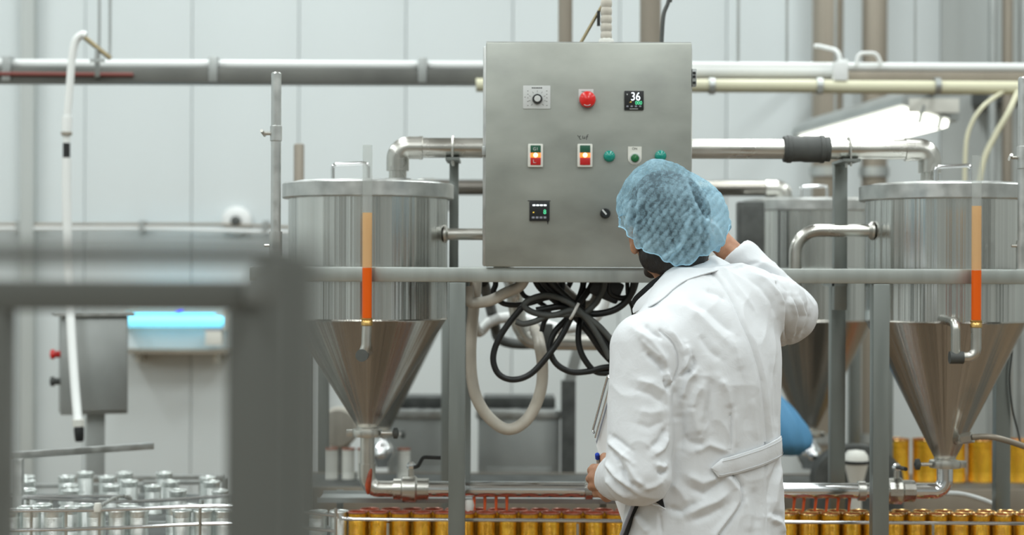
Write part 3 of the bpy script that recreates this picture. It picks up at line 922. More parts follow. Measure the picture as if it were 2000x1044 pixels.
# temperature display
q = plate(1219.5, 177.5, 1257, 215, 6 * mm, 'black', 'temperature_display', t)
text('36', 1241, 189.5, 16, 'led_white', q, 6.2 * mm, 'digits', 0.85)
text('000', 1247, 201.5, 7, 'led_green', q, 6.2 * mm, 'digits', 0.9)
mk = MB()
mk.prism([(0, 0), (0.005, 0.003), (0.006, 0.0005)], pp(1229, 200, 6.2 * mm), (1, 0, 0), (0, 0, 1), (0, -1, 0), 0.0004)
mk.build('warning_light', M['led_yellow'], q, 0)
mk = MB()
mk.prism([(0, 0.004), (0.002, 0), (0.004, 0.004)], pp(1223.5, 186, 6.2 * mm), (1, 0, 0), (0, 0, 1), (0, -1, 0), 0.0004)
mk.box(pp(1238, 212.5, 6.2 * mm), (0.022, 0.0005, 0.0012))
mk.build('printed_mark', M['plate'], q, 0)
for k in range(4):
    MB().box(pp(1225.5 + k * 8.3, 207.5, 6.3 * mm), (0.0055, 0.0014, 0.004), bev=0.0004).build('key', M['key_grey'], q)
# rocker switches
for x0, glyph in ((1031, True), (1127.5, False)):
    q = plate(x0, 281, x0 + 29.5, 326.5, 9 * mm, 'plastic_white', 'double_switch', t, bev=0.003)
    plate(x0 + 5, 284, x0 + 25, 298.5, 3 * mm, 'green_lens', 'start_key', q, 8 * mm)
    plate(x0 + 5, 308, x0 + 25, 322.5, 3 * mm, 'red_lens', 'stop_key', q, 8 * mm)
    plate(x0 + 5, 298.7, x0 + 25, 308, 3.4 * mm, 'amber', 'indicator_lens', q, 8 * mm)
    cq = pp(x0 + 15, 303.3)
    MB().lathe([(0.0065, 0), (0.005, 0.0016), (0, 0.0022)], (cq.x, YP - 11.2 * mm, cq.z), (0, -1, 0), 16).build('bulb', M['amber_hot'], q)
    if glyph:
        text('G1', x0 + 15, 291.5, 6, 'plate', q, 11.1 * mm)
        text('L.', x0 + 13, 315.5, 6.5, 'plate', q, 11.1 * mm)
# handwriting
mk = MB()
def stroke(pts):
    mk.tube([pp(a, b, 0.4 * mm) for a, b in pts], 0.0008, 5)
stroke([(1128, 264), (1131.5, 268), (1132.5, 271.5), (1135, 272)])
stroke([(1133.5, 264.5), (1131, 269)])
stroke([(1138, 265), (1138.5, 270.5), (1141, 270.5), (1142, 265.5), (1142.5, 271)])
stroke([(1149.5, 263), (1147, 263.5), (1146, 268), (1145.5, 272.5)])
stroke([(1144.5, 267.5), (1148.5, 266.5)])
mk.build('pen_writing', M['ink'], t, 0)
# buttons
BP = [(0.0155, 0), (0.0155, 3 * mm), (0.0142, 9 * mm), (0.010, 12.5 * mm), (0, 14 * mm)]
dome(1190, 305, BP, 'teal', 'teal_button', t)
dome(1290, 304.5, BP, 'teal', 'teal_button', t)
a, b = pp(1226.5, 286), pp(1253, 321.5)
wd, ht = b.x - a.x, a.z - b.z
rr = wd / 2
poly = [(0, 0), (wd, 0)] + [(rr + rr * math.cos(k * math.pi / 12), -(ht - rr) - rr * math.sin(k * math.pi / 12)) for k in range(13)]
q = MB().prism(poly, (a.x, YP, a.z), (1, 0, 0), (0, 0, 1), (0, -1, 0), 2 * mm).build('button_plate', M['plastic_white'], t, 30)
text('ON', 1239.5, 290.5, 4.5, 'ink', q, 2.1 * mm)
dome(1240, 309, [(0.0145, 2 * mm), (0.0145, 4.5 * mm), (0.0118, 5 * mm)], 'plate', 'button_ring', q)
dome(1240, 309, [(0.0112, 2 * mm), (0.0112, 7 * mm), (0.008, 11 * mm), (0, 12.5 * mm)], 'green', 'green_button', q)
# lower controller
q = plate(1034, 393, 1073, 431.5, 6 * mm, 'black', 'process_controller', t)
for k in range(4):
    MB().box(pp(1043 + k * 7.2, 400.5, 6.3 * mm), (0.0075, 0.0008, 0.0042), bev=0.0003).build('display_segment', M['led_white'], q)
    MB().box(pp(1041.5 + k * 7.6, 424.5, 6.3 * mm), (0.0072, 0.0014, 0.0052), bev=0.0004).build('key', M['key_grey'], q)
text('8', 1064, 414, 8.5, 'led_green', q, 6.2 * mm, 'digits', 1.0)
MB().box(pp(1042, 414.5, 6.2 * mm), (0.0035, 0.0005, 0.003)).build('status_light', M['led_yellow'], q)
mk = MB()
mk.prism([(0, 0), (0.005, 0), (0.003, -0.009), (0.002, -0.009)], pp(1068, 431), (1, 0, 0), (0, 0, 1), (0, -1, 0), 0.0012)
mk.box(pp(1053, 392, 0.3 * mm), (0.060, 0.0006, 0.0022))
mk.build('sealant', M['ink'], q, 0)
# selector knob
k_ = dome(1182, 416.5, [(0.014, 0), (0.014, 5 * mm), (0.0125, 16 * mm), (0.011, 18 * mm), (0, 18 * mm)], 'black', 'selector_knob', t)
MB().bar(pp(1176.5, 409, 18.6 * mm), pp(1184.5, 418.5, 18.6 * mm), 0.0042, 0.002, up=V((0, 1, 0))).build('pointer', M['plate'], k_)

# conduits above the panel
t = thing('corrugated_conduit', 'cream corrugated conduit rising from the panel top', 'conduit', P(1184, 84, 4.6))
prof, z0 = [], zb + h_ + 0.004
for k in range(150):
    zc_ = z0 + k * 0.022
    prof += [(0.0135, zc_), (0.0155, zc_ + 0.006), (0.0155, zc_ + 0.016), (0.0135, zc_ + 0.022)]
MB().lathe(prof, (P(1184, 84, 4.6).x, 4.6, 0), seg=14, caps=False).build('conduit_run', M['hose'], t)
MB().lathe([(0.019, z0), (0.021, z0 + 0.002), (0.021, z0 + 0.02), (0.016, z0 + 0.026)], (P(1184, 84, 4.6).x, 4.6, 0), seg=6).build('gland', M['plastic_white'], t)
for px, r, Y, lab in ((1104, 0.028, YT2, 'slim grey riser pipe above the panel, left of the conduit'), (1270, 0.041, YT2, 'thick grey riser pipe above the panel, right of the conduit')):
    x = P(px, 80, Y).x
    zl = H + (522 - 366) / F * YT2 + 0.028
    t = thing('riser_pipe', lab, 'pipe', (x, Y, zl))
    MB().cyl((x, Y, zl), (x, Y, ZC), r, seg=20).build('pipe_run', M['beige_pipe'], t)
    MB().lathe([(r, 0), (r + 0.012, 0), (r + 0.012, 0.03), (r, 0.03)], (x, Y, zl), seg=20, caps=False).build('collar', M['steel_grey'], t)
t = thing('tie_rod', 'thin slanting brass-coloured rod with black clip behind the panel top', 'rod', P(1133, 84, 4.62))
a, b = P(1133, 86, 4.62), P(1205, -40, 4.62)
MB().cyl(a - (b - a) * 0.25, b + (b - a) * 15.2, 0.0045, seg=8).build('rod', M['dull_brass'], t)
MB().box(P(1169, 36, 4.61), (0.008, 0.016, 0.04)).build('clip', M['rubber'], t)
tag(MB().tube(spline([V((P(1313, -60, 4.9).x + 0.03, 4.9, ZC)), V((P(1313, -60, 4.9).x + 0.03, 4.9, 3.2)), P(1313, -60, 4.9), P(1306, 0, 4.9), P(1296, 30, 4.9), P(1292, 90, 4.9), P(1292, 130, 4.9)]), 0.006, 8).build('slack_cable', M['rubber_grey'], None, org=P(1306, 0, 4.9)), 'thin dark cable curving down behind the panel top right', 'cable')

# ---------------------------------------------------------------- cables and hoses under the panel
def q3(x, y, Y):
    return P(900 + x / 3.262, 540 + y / 3.262, Y)
def cable(pts, r, m, label, group, Y=4.6, name='cable'):
    pts = [q3(a, b, (Y + (c[0] if c else 0))) for a, b, *c in pts]
    o = MB().tube(spline(pts, 7), r, 10).build(name, M[m], None, org=pts[0])
    return tag(o, label, 'cable' if 'cable' in name else 'hose', group)
G = 'black cables bundled under the panel'
cable([(215, -40), (222, 45), (210, 100), (262, 165), (345, 180), (440, 168), (540, 135, .02), (640, 120, .03), (700, 30, .04), (700, -40, .04)], 0.0078, 'rubber', 'black cable dipping nearest the cream hose at the left', G, 4.62)
cable([(640, -40, .04), (640, 90, .04), (560, 125), (440, 155), (330, 265), (240, 400), (206, 520), (240, 618), (330, 655), (440, 622), (545, 515), (640, 380), (735, 200), (830, 60, .03), (850, -40, .03)], 0.0085, 'rubber', 'black cable making the largest loop, lowest at the left', G, 4.58)
cable([(800, -40, .03), (760, 120, .02), (690, 250), (600, 350), (565, 450), (605, 550), (700, 605), (810, 603), (900, 580), (1000, 565), (1100, 520)], 0.0085, 'rubber', 'black cable hanging in the middle loop below the cable tie', G, 4.60)
cable([(500, -40), (540, 50), (650, 140), (770, 235), (865, 350), (935, 450), (1010, 540), (1080, 620)], 0.0105, 'rubber', 'thick black cable slanting down to the man, outermost of its bunch', G, 4.59)
cable([(560, -40), (590, 50), (690, 150), (800, 250), (890, 360), (960, 470), (1050, 560)], 0.0105, 'rubber', 'thick black cable slanting down to the man, second of its bunch', G, 4.57)
cable([(460, -40), (500, 60), (620, 165), (735, 260), (830, 370), (900, 470), (985, 560)], 0.0105, 'rubber', 'thick black cable slanting down to the man, undermost of its bunch', G, 4.62)
cable([(1020, 480), (940, 380), (850, 290), (720, 215), (590, 245), (470, 230), (405, 185), (450, 140), (560, 118), (690, 165), (800, 262), (880, 385), (950, 520)], 0.0085, 'rubber_grey', 'greyish black cable making a narrow sideways loop', G, 4.555)
cable([(350, 285), (400, 300), (470, 285), (560, 248), (690, 238), (800, 225, .01), (900, 100, .02), (930, -40, .02)], 0.0082, 'rubber_grey', 'short grey-black cable end lying across the bundle', G, 4.56)
cable([(780, -40, .02), (775, 200, .02), (752, 330), (752, 430), (785, 520), (850, 598), (930, 612), (1060, 590)], 0.0085, 'rubber', 'black cable dropping straight beside the tie, right-hand loop', G, 4.605)
cable([(1110, -40), (1085, 110), (1000, 200), (880, 235), (760, 225), (650, 190), (560, 200), (480, 215)], 0.0095, 'rubber', 'black cable sweeping from the tie up to the man', G, 4.585)
cable([(380, -40, .05), (380, 70, .05), (410, 125, .05), (480, 150, .05), (560, 215, .04), (530, 290, .04), (515, 350, .04)], 0.007, 'rubber', 'thin black cable ending in a short hanging tail', G, 4.6)
cable([(960, -40), (945, 90), (1010, 135), (1080, 120), (1115, 40), (1120, -40)], 0.0082, 'rubber', 'small black cable loop just under the rail by the man', G, 4.60)
cable([(1060, -40), (1065, 120), (1095, 200), (1110, 320)], 0.006, 'rubber', 'thin black cable hanging straight by the collar of the man', G, 4.61)
t = thing('cable_plug', 'black plug block tucked under the rail right of the bundle', 'plug', q3(920, 80, 4.62))
MB().box(q3(925, 75, 4.62), (0.085, 0.05, 0.06), Matrix.Rotation(0.4, 3, 'Y'), bev=0.008).build('plug_body', M['rubber'], t)
MB().cyl(q3(890, 40, 4.62), q3(880, -40, 4.62), 0.008, seg=10).build('plug_cord', M['rubber'], t)
tag(MB().tube(spline([q3(750, 170, 4.54), q3(735, 200, 4.535), q3(712, 245, 4.535), q3(697, 268, 4.545)]), 0.0042, 8).build('cable_tie', M['zip'], None, org=q3(730, 210, 4.54)), 'white cable tie strapped round the black cables', 'cable tie')
G = 'cream hoses under the panel'
cable([(100, -40), (95, 60), (85, 170), (70, 330), (62, 480), (70, 640), (100, 770), (165, 880), (260, 960), (340, 965), (420, 910), (480, 810), (515, 690), (520, 560), (505, 450), (490, 380, .1), (470, 330, .3)], 0.0165, 'hose', 'long cream hose hanging in a U beside the left post', G, 4.70, 'hanging_hose')
cable([(45, 60), (55, 150), (95, 165), (190, 150), (290, 100), (380, 55), (430, -40)], 0.0155, 'hose', 'short cream hose curving under the rail at the left post', G, 4.56, 'hanging_hose')
cable([(600, -40), (640, 60), (700, 120), (780, 180), (845, 165), (870, 100), (860, -40)], 0.0145, 'hose', 'cream corrugated hose curling behind the cable tie', G, 4.64, 'hanging_hose')
cable([(40, 0, -0.47), (60, 200, -.2), (110, 350), (190, 285), (290, 260), (400, 270), (520, 300), (640, 330), (800, 300), (900, 200), (950, 40), (950, -40)], 0.018, 'hose_white', 'pale hose crossing behind the cable loops', G, 5.6, 'hanging_hose')
t = thing('drain_pipe', 'brownish bent drain pipe behind the cable loops', 'pipe', q3(480, 400, 5.4))
MB().tube(fillet([q3(300, -25, 5.138), q3(330, 40, 5.4), q3(370, 300, 5.4), q3(430, 415, 5.4), q3(900, 418, 5.4), q3(1080, 418, 5.4)], 0.09, 10), 0.026, 16).build('pipe_run', M['steel_pipe'], t)
for x in (545,):
    MB().box(q3(x, 390, 5.37), (0.04, 0.05, 0.09), bev=0.004).build('pipe_clip', M['rubber_grey'], t)
    MB().cyl(q3(x + 15, 480, 5.37), q3(x - 5, 440, 5.37), 0.011, seg=8).build('drain_tap', M['steel_pipe'], t)
MB().cyl(q3(980, 420, 5.42), V((q3(980, 420, 5.42).x, 5.42, 1.30)), 0.012, seg=8).build('hanger', M['steel_grey'], t)
tag(MB().tube(spline([q3(140, 30, 5.112), q3(180, 160, 5.5), q3(215, 300, 5.8), q3(240, 390, 5.85), q3(330, 425, 5.85), q3(470, 425, 5.85), q3(560, 380, 5.85)]), 0.018, 10).build('rear_cable', M['rubber_grey'], None, org=q3(215, 300, 5.7)), 'blurred dark cable sagging behind the pale hose', 'cable')
# ================================================================ CONVEYORS AND CANS
ZC0 = 0.737   # belt surface
def conveyor(label, x0, x1, y0, y1, ztop, legs, group, sidem='steel_grey'):
    t = thing('can_conveyor', label, 'conveyor', ((x0 + x1) / 2, (y0 + y1) / 2, 0), group)
    MB().box(((x0 + x1) / 2, (y0 + y1) / 2, ztop - 0.012), (x1 - x0, y1 - y0 - 0.01, 0.024)).build('belt', M['rubber_grey'], t)
    for y in (y0, y1):
        MB().box(((x0 + x1) / 2, y, ztop - 0.045), (x1 - x0, 0.008, 0.10), bev=0.002).build('side_plate', M[sidem], t)
    for x in legs:
        for y in (y0 + 0.03, y1 - 0.03):
            MB().box((x, y, (ztop - 0.03) / 2), (0.04, 0.04, ztop - 0.03)).build('leg', M['steel_grey'], t)
        MB().box((x, (y0 + y1) / 2, 0.25), (0.03, y1 - y0 - 0.08, 0.03)).build('brace', M['steel_grey'], t)
    for x in (x0, x1):
        MB().cyl((x, y0 + 0.01, ztop - 0.045), (x, y1 - 0.01, ztop - 0.045), 0.04, seg=16).build('roller', M['steel_pipe'], t)
    return t
conveyor('near can conveyor running under the filling pipe', -1.75, 1.95, 4.727, 5.04, ZC0, (-1.5, -0.45, 0.45, 1.3), 'can conveyors')
conveyor('far can conveyor under the rear hoppers', -1.0, 2.9, 6.30, 6.76, 0.69, (-0.8, 0.6, 2.4), 'can conveyors', 'beige_pipe')
conveyor('left can conveyor carrying empty silver cans behind the guard rails', -2.3, -0.75, 5.12, 5.75, ZC0, (-2.1, -1.4, -0.9), 'can conveyors')

def can(r, h, m, rimm, fill, ribs=11, seg=24):
    """open tin can: ribbed wall, rim ring, paste or dark inside"""
    prof = [(0, 0.003), (r - 0.003, 0.003), (r, 0.0), (r + 0.0008, 0.002), (r - 0.0008, 0.005)]
    z0, z1 = h * 0.22, h * 0.80
    for k in range(ribs):
        a = z0 + (z1 - z0) * k / ribs
        d = (z1 - z0) / ribs
        prof += [(r - 0.0008, a + d * 0.15), (r - 0.0018, a + d * 0.5), (r - 0.0008, a + d * 0.85)]
    prof += [(r - 0.0008, h - 0.006), (r - 0.0008, h - 0.004)]
    inn = [(r - 0.0018, h - 0.004), (r - 0.0018, h * 0.4 if not fill else h - 0.014), (0, h * 0.4 if not fill else h - 0.012)]
    b = MB().lathe(prof, seg=seg, caps=False).build('tin_can', M[m], None, smooth=50)
    MB().lathe([(r - 0.0018, h - 0.006), (r + 0.0012, h - 0.005), (r + 0.0016, h - 0.0015), (r + 0.0004, h), (r - 0.0014, h - 0.001), (r - 0.0018, h - 0.006)], seg=seg, caps=False).build('rim', M[rimm], b)
    MB().lathe(inn, seg=seg, caps=False).build('paste' if fill else 'inner_wall', M['paste'] if fill else M[m], b)
    return b
RC, HC = 0.0268, 0.09
first = {}
def put(kind, x, y, z, label, group):
    spec = {'red': ('gold', 'red_rim', True), 'gold': ('gold', 'gold_rim', True), 'tin': ('tin', 'tin', False)}
    a = rng.uniform(0, 6.28)
    if kind not in first:
        o = can(RC, HC, *spec[kind])
        first[kind] = o
        o.location = (x, y, z)
        o.rotation_euler = (0, 0, a)
        tag(o, label, 'can', group)
        return o
    return dup(first[kind], (x, y, z), label, group, a)
ORDW = ('first second third fourth fifth sixth seventh eighth ninth tenth eleventh twelfth thirteenth fourteenth fifteenth sixteenth '
        'seventeenth eighteenth nineteenth twentieth').split()
sp = 0.0606
def X_(px, Y): return (px - 1000) / F * Y
x, nl = X_(700, 4.765), 0
right = []
while x < 1.48:
    px = 1000 + x / 4.765 * F
    if px < 1235:
        put('red', x, 4.765, ZC0, 'gold can with sauce-reddened rim, front row, %s from its left end' % ORDW[nl], 'gold cans with red rims, front row')
        put('red', x + sp / 2, 4.765 + sp * 0.88, ZC0, 'gold can with reddened rim, row behind the front one, %s from its left end' % ORDW[nl], 'gold cans with red rims, second row')
        nl += 1
    elif px > 1520:
        right.append(x)
    x += sp
for k, x in enumerate(reversed(right)):
    put('gold', x, 4.765, ZC0, 'gold can with clean rim, front row, %s from the right end' % ORDW[k], 'gold cans with clean rims, front row')
    put('gold', x + sp / 2, 4.765 + sp * 0.88, ZC0, 'gold can with clean rim, row behind the front one, %s from the right end' % ORDW[k], 'gold cans with clean rims, second row')
# silver cans, near lane and left conveyor
xs = [X_(22, 4.77) + sp * i for i in range(11)]
for i, x in enumerate(xs):
    if i not in (3, 7):
        put('tin', x, 4.77, ZC0, 'silver can in the near lane, front row, standing %s from the left' % ORDW[i - (i > 3) - (i > 7)], 'silver cans, near lane')
n = [0, 0]
for r in (1, 2):
    for i, x in enumerate(xs):
        if (i * 3 + r * 5) % 7 > 3:
            put('tin', x + (sp / 2 if r % 2 else 0), 4.77 + sp * 0.9 * r, ZC0, 'silver can in the near lane, %s row, standing %s from the left' % (('middle', 'rear')[r - 1], ORDW[n[r - 1]]), 'silver cans, near lane')
            n[r - 1] += 1
for k in range(2):
    put('tin', X_(664, 4.77) - k * sp, 4.77, ZC0, ('silver can just left of the red-rimmed gold row', 'silver can half hidden by the dark frame post, left of the gold row')[k], 'silver cans, near lane')
for r in range(5):
    y = 5.20 + r * 0.11
    m_ = 0
    for c in range(18):
        x = -1.62 + c * 0.066 + (0.033 if r % 2 else 0)
        if x > X_(440, y) or (c * 5 + r * 3) % 9 > 2:
            continue
        put('tin', x, y, ZC0, 'silver can on the left conveyor, %s row back, %s from the left' % (ORDW[r], ORDW[m_]), 'silver cans on the left conveyor')
        m_ += 1
# large gold cans on the far conveyor
big, bi = None, 0
BL = ['large gold can on the far conveyor, just right of the second grey post', 'large gold can on the far conveyor left of the right cone tip', 'large gold can on the far conveyor right of the cone tip clamp', 'large gold can on the far conveyor beside the far right post', 'large gold can on the far conveyor beyond the far right post']
for px in (1752, 1808, 1862, 1915, 1987):
    x = X_(px, 6.58)
    if big is None:
        big = can(0.05, 0.165, 'gold', 'gold_rim', True, 8)
        tag(big, BL[0], 'can', 'large gold cans on the far conveyor')
        big.location = (x, 6.58, 0.69)
    else:
        dup(big, (x, 6.58, 0.69), BL[bi])
    bi += 1
pale = None
for px in (648, 682, 712, 790):
    x = X_(px, 6.58)
    if pale is None:
        pale = can(0.026, 0.12, 'plastic_white', 'red_rim', False, 6)
        tag(pale, 'pale can on the far conveyor nearest the dark frame', 'can', 'pale cans on the far conveyor')
        pale.location = (x, 6.58, 0.69)
    else:
        dup(pale, (x, 6.58, 0.69), {682: 'pale can on the far conveyor, second from the dark frame', 712: 'pale can on the far conveyor behind the left tank down pipe', 790: 'pale can on the far conveyor above the ball valve'}[px])

# guard rails
def guard(label, rails, posts, r=0.0052, pr=0.0045):
    """rails: list of point lists; posts: list of (x, y, ztop)"""
    t = thing('guard_rail', label, 'rail', (rails[0][0][0], rails[0][0][1], ZC0), 'guard rails along the conveyors')
    for pts in rails:
        MB().tube(pts, r, 10).build('rail_rod', M['chrome'], t)
    for (x, y, z) in posts:
        MB().cyl((x, y, ZC0 - 0.05), (x, y, z + 0.003), pr, seg=8).build('post', M['steel_pipe'], t)
        MB().box((x, y, ZC0 - 0.04), (0.02, 0.03, 0.03), bev=0.003).build('clamp', M['steel_grey'], t)
    return t
yg = 4.712
guard('front wire guard rail across the gold cans', [fillet([(X_(668, 4.9), 4.84, 0.812), (X_(668, yg), yg, 0.812), (1.7, yg, 0.806)], 0.04)],
      [(X_(px, yg), yg - 0.006, 0.80) for px in (760, 1130, 1823)])
yg2 = 4.70
zu, zl = P(200, 993, yg2).z, P(200, 1030, yg2).z
guard('two-bar wire guard rail in front of the silver cans at left', [spline([P(-30, 997, yg2), P(200, 995, yg2), P(450, 988, yg2 + 0.02), P(655, 1006, yg2 + 0.03)]), spline([P(-30, 1036, yg2), P(200, 1031, yg2), P(450, 1022, yg2 + 0.02), P(655, 1036, yg2 + 0.03)])],
      [(P(px, 1000, yg2).x, yg2 + 0.006, zu) for px in (60, 128, 193, 390, 655)])
yg3 = 5.10
guard('rear wire guard rail between the two silver can lanes', [spline([P(-30, 968, yg3), P(200, 978, yg3), P(300, 977, yg3), P(450, 967, yg3)]), [P(-20, 969, yg3), P(255, 969, yg3)]],
      [(P(px, 1000, yg3).x, yg3, P(px, 977, yg3).z) for px in (55, 100, 230, 395)])
t = thing('rail_strut', 'bent blue-white strut joining front and rear guard rails at left', 'strut', P(192, 992, yg2))
MB().tube(spline([P(190, 990, yg2), P(205, 982, 4.8), P(228, 970, 4.95), P(240, 968, 5.02), P(255, 973, 5.07)]), 0.006, 10).build('strut_rod', M['steel_pipe'], t)
MB().lathe([(0.011, -0.012), (0.012, 0.0), (0.009, 0.012)], P(191, 990, yg2), (0, 0, 1), 12).build('end_knob', M['plastic_white'], t)
for py, a, b, Y, r, lab in ((948, 62, 280, 5.80, 0.008, 'white guide bar behind the silver cans, lower left one'), (934, 130, 440, 6.1, 0.012, 'grey guide bar behind the silver cans, highest one'),
                       (942, 280, 395, 5.9, 0.008, 'short white guide bar behind the silver cans')):
    A_, B_ = P(a, py, Y), P(b, py - 1, Y)
    t = thing('guide_bar', lab, 'bar', (A_.x, Y, 0), 'guide bars behind the silver cans')
    MB().bar(A_, B_, 0.014, r * 2, bev=0.002).build('bar', M['steel_lid'], t)
    for q in (A_, B_):
        MB().cyl((q.x, Y + 0.002, 0), (q.x, Y + 0.002, q.z), 0.012, seg=10).build('post', M['steel_grey'], t)

# flat bar on its post, left
A_, B_ = P(22, 889, 5.08), P(298, 870, 5.42)
t = thing('sloped_rail', 'flat grey steel rail on a post before the control box', 'rail', (A_.x, A_.y, 0))
MB().bar(A_, B_, 0.02, 0.021, bev=0.002).build('rail_bar', M['steel_lid'], t)
MB().box((A_.x + 0.02, A_.y + 0.002, (A_.z - 0.01) / 2), (0.03, 0.03, A_.z - 0.01), bev=0.002).build('post', M['steel_lid'], t)

# drip tray behind gold cans
t = thing('drip_tray', 'flat grey drip tray behind the red-rimmed cans', 'tray', (X_(900, 4.98), 4.97, 0.845))
a, b = X_(628, 4.98), X_(1215, 4.98)
MB().box(((a + b) / 2, 4.955, 0.838), (b - a, 0.16, 0.004)).build('tray_floor', M['steel_grey'], t)
for y in (4.876, 5.034):
    MB().box(((a + b) / 2, y, 0.842), (b - a, 0.004, 0.014)).build('tray_lip', M['steel_grey'], t)
for x in (a + 0.05, b - 0.05):
    MB().box((x, 5.045, 0.79), (0.02, 0.006, 0.12)).build('hanger', M['steel_grey'], t)
tag(MB().lathe([(0.0, 0.0), (0.013, 0.002), (0.015, 0.02), (0.011, 0.034), (0, 0.036)], P(917, 990, 4.80) - V((0, 0, 0.012)), seg=14).build('white_bung', M['plastic_white'], None, org=P(917, 990, 4.80)), 'small white round bung by the left post above the cans', 'bung')

# grey cabinets behind
for a, b, y0, lab in ((758, 874, 806, 'grey steel machine cabinet with pale top edge behind the ball valve'), (934, 1094, 806, 'wide grey steel machine cabinet with pale top edge behind the U-shaped hose')):
    Y = 7.15
    A_, B_ = P(a, y0, Y), P(b, y0, Y)
    xm, wd = (A_.x + B_.x) / 2, B_.x - A_.x
    t = thing('machine_cabinet', lab, 'cabinet', (xm, Y, 0), 'grey cabinets behind the line')
    zt_ = A_.z
    MB().box((xm, Y + 0.2, zt_ / 2), (wd, 0.4, zt_ - 0.04), bev=0.006).build('body', M['steel_grey'], t)
    MB().box((xm, Y + 0.2, zt_ - 0.005), (wd + 0.02, 0.43, 0.035), bev=0.004).build('top_lip', M['steel_lid'], t)
    MB().box((xm, Y - 0.004, 0.42), (wd * 0.8, 0.012, 0.5), bev=0.003).build('door', M['steel_grey'], t)
    MB().box((xm, Y + 0.2, zt_ + 0.035), (wd * 0.9, 0.2, 0.05), bev=0.01).build('top_box', M['rubber_grey'], t)
x = P(1110, 800, 7.05).x
t = thing('stay_post', 'dark bluish post with a slanting stay behind the cables', 'post', (x, 7.05, 0))
zz = P(1110, 742, 7.05).z
MB().box((x, 7.05, zz / 2), (0.06, 0.06, zz), bev=0.004).build('post_body', M['rubber_grey'], t)
MB().bar((x, 7.05, zz - 0.02), P(1140, 640, 7.05), 0.045, 0.045).build('stay', M['steel_grey'], t)
c = P(660, 835, 7.0)
t = thing('fan_motor', 'pale round fan cover behind the left tank outlet', 'motor', (c.x, c.y, 0))
MB().lathe([(0.085, 0.06), (0.085, 0), (0.075, -0.02), (0.03, -0.03), (0, -0.03)], c, (0, 1, 0), 28).build('cover', M['hose'], t)
MB().lathe([(0.065, 0.055), (0.065, 0.25), (0.05, 0.27)], c, (0, 1, 0), 20).build('motor_body', M['steel_grey'], t)
MB().box((c.x, c.y + 0.14, (c.z - 0.05) / 2), (0.07, 0.1, c.z - 0.05)).build('stand', M['steel_grey'], t)

# valves under the rear hopper
for k_, Xr in enumerate(XC2):
    z0 = P(800, 838, YT2).z - 0.03
    t = thing('outlet_valve', ('bright rounded outlet valve under the rear left hopper', 'bright rounded outlet valve under the golden rear hopper')[k_], 'valve', (Xr, YT2, z0), 'rear hopper valves')
    MB().lathe([(0.027, z0), (0.03, z0 - 0.02), (0.045, z0 - 0.035), (0.05, z0 - 0.06), (0.04, z0 - 0.085), (0.03, z0 - 0.10), (0.028, z0 - 0.115)], (Xr, YT2, 0), seg=24).build('valve_body', M['chrome'], t)
    MB().cyl((Xr, YT2 - 0.04, z0 - 0.06), (Xr, YT2 - 0.10, z0 - 0.06), 0.008, seg=10).build('stem', M['steel_pipe'], t)
    MB().lathe([(0.012, 0), (0.024, 0.005), (0.024, 0.022), (0.012, 0.03)], (Xr, YT2 - 0.09, z0 - 0.06), (0, -1, 0), 16).build('hand_knob', M['chrome'], t)
c = P(1678, 935, 6.08)
t = thing('guard_hood', 'grey half-round guard hood behind the grey posts', 'guard', (c.x, c.y, 0))
poly = [(-0.16, -0.12)] + [(0.16 * math.cos(math.pi - k * math.pi / 14), 0.12 * math.sin(k * math.pi / 14)) for k in range(15)] + [(0.16, -0.12)]
MB().prism(poly, c, (1, 0, 0), (0, 0, 1), (0, 1, 0), 0.10).build('hood_shell', M['rubber_grey'], t, 30)
MB().box((c.x, c.y + 0.06, (c.z - 0.12) / 2), (0.26, 0.1, c.z - 0.12)).build('stand', M['steel_grey'], t)
c = P(1672, 905, 6.0)
t = thing('white_float', 'white knob with dark band between the right grey posts', 'knob', c)
MB().lathe([(0, 0.05), (0.03, 0.045), (0.042, 0.03), (0.045, 0.012)], c, seg=18).build('knob_cap', M['plastic_white'], t)
MB().lathe([(0.047, 0.012), (0.048, 0.004), (0.044, 0.0)], c, seg=18, caps=False).build('band', M['rubber'], t)
MB().lathe([(0.043, 0.0), (0.03, -0.05), (0.02, -0.09), (0.02, -c.z)], c, seg=18).build('stem', M['plastic_white'], t)
# worker's blue gown by the rear hopper, made up as a hanging sack
t = thing('gown_stand_in', 'blue gown of a mostly hidden worker, shaped as a sack, beside the golden rear hopper', 'sack', P(1535, 880, 6.1))
prof = []
mb = MB()
rows, seg = 14, 28
vs = []
for i in range(rows + 1):
    f_ = i / rows
    q = P(1516 + 30 * f_ - 6 * f_ * f_, 770 + 118 * f_, 6.12)
    rr = 0.012 + 0.075 * math.sin(min(1, f_ * 1.15) * math.pi * 0.62)
    if f_ > 0.85:
        rr *= 1 - (f_ - 0.85) * 3.5
    for k in range(seg):
        a = 2 * math.pi * k / seg
        r2 = rr * (1 + 0.10 * math.sin(5 * a + 3 * f_) + 0.06 * math.sin(9 * a - 5 * f_))
        vs.append(q + V((r2 * math.cos(a), 0.7 * r2 * math.sin(a), 0)))
fs = [(i * seg + k, i * seg + (k + 1) % seg, (i + 1) * seg + (k + 1) % seg, (i + 1) * seg + k) for i in range(rows) for k in range(seg)]
fs += [tuple(range(seg))[::-1], tuple(rows * seg + k for k in range(seg))]
mb.add(vs, fs).build('gown_body', M['blue_cloth'], t, 60)
MB().tube([P(1516, 771, 6.12), P(1514, 740, 6.12), P(1516, 600, 6.14), P(1516, 530, 6.213)], 0.004, 6).build('added_cord', M['blue_cloth'], t)

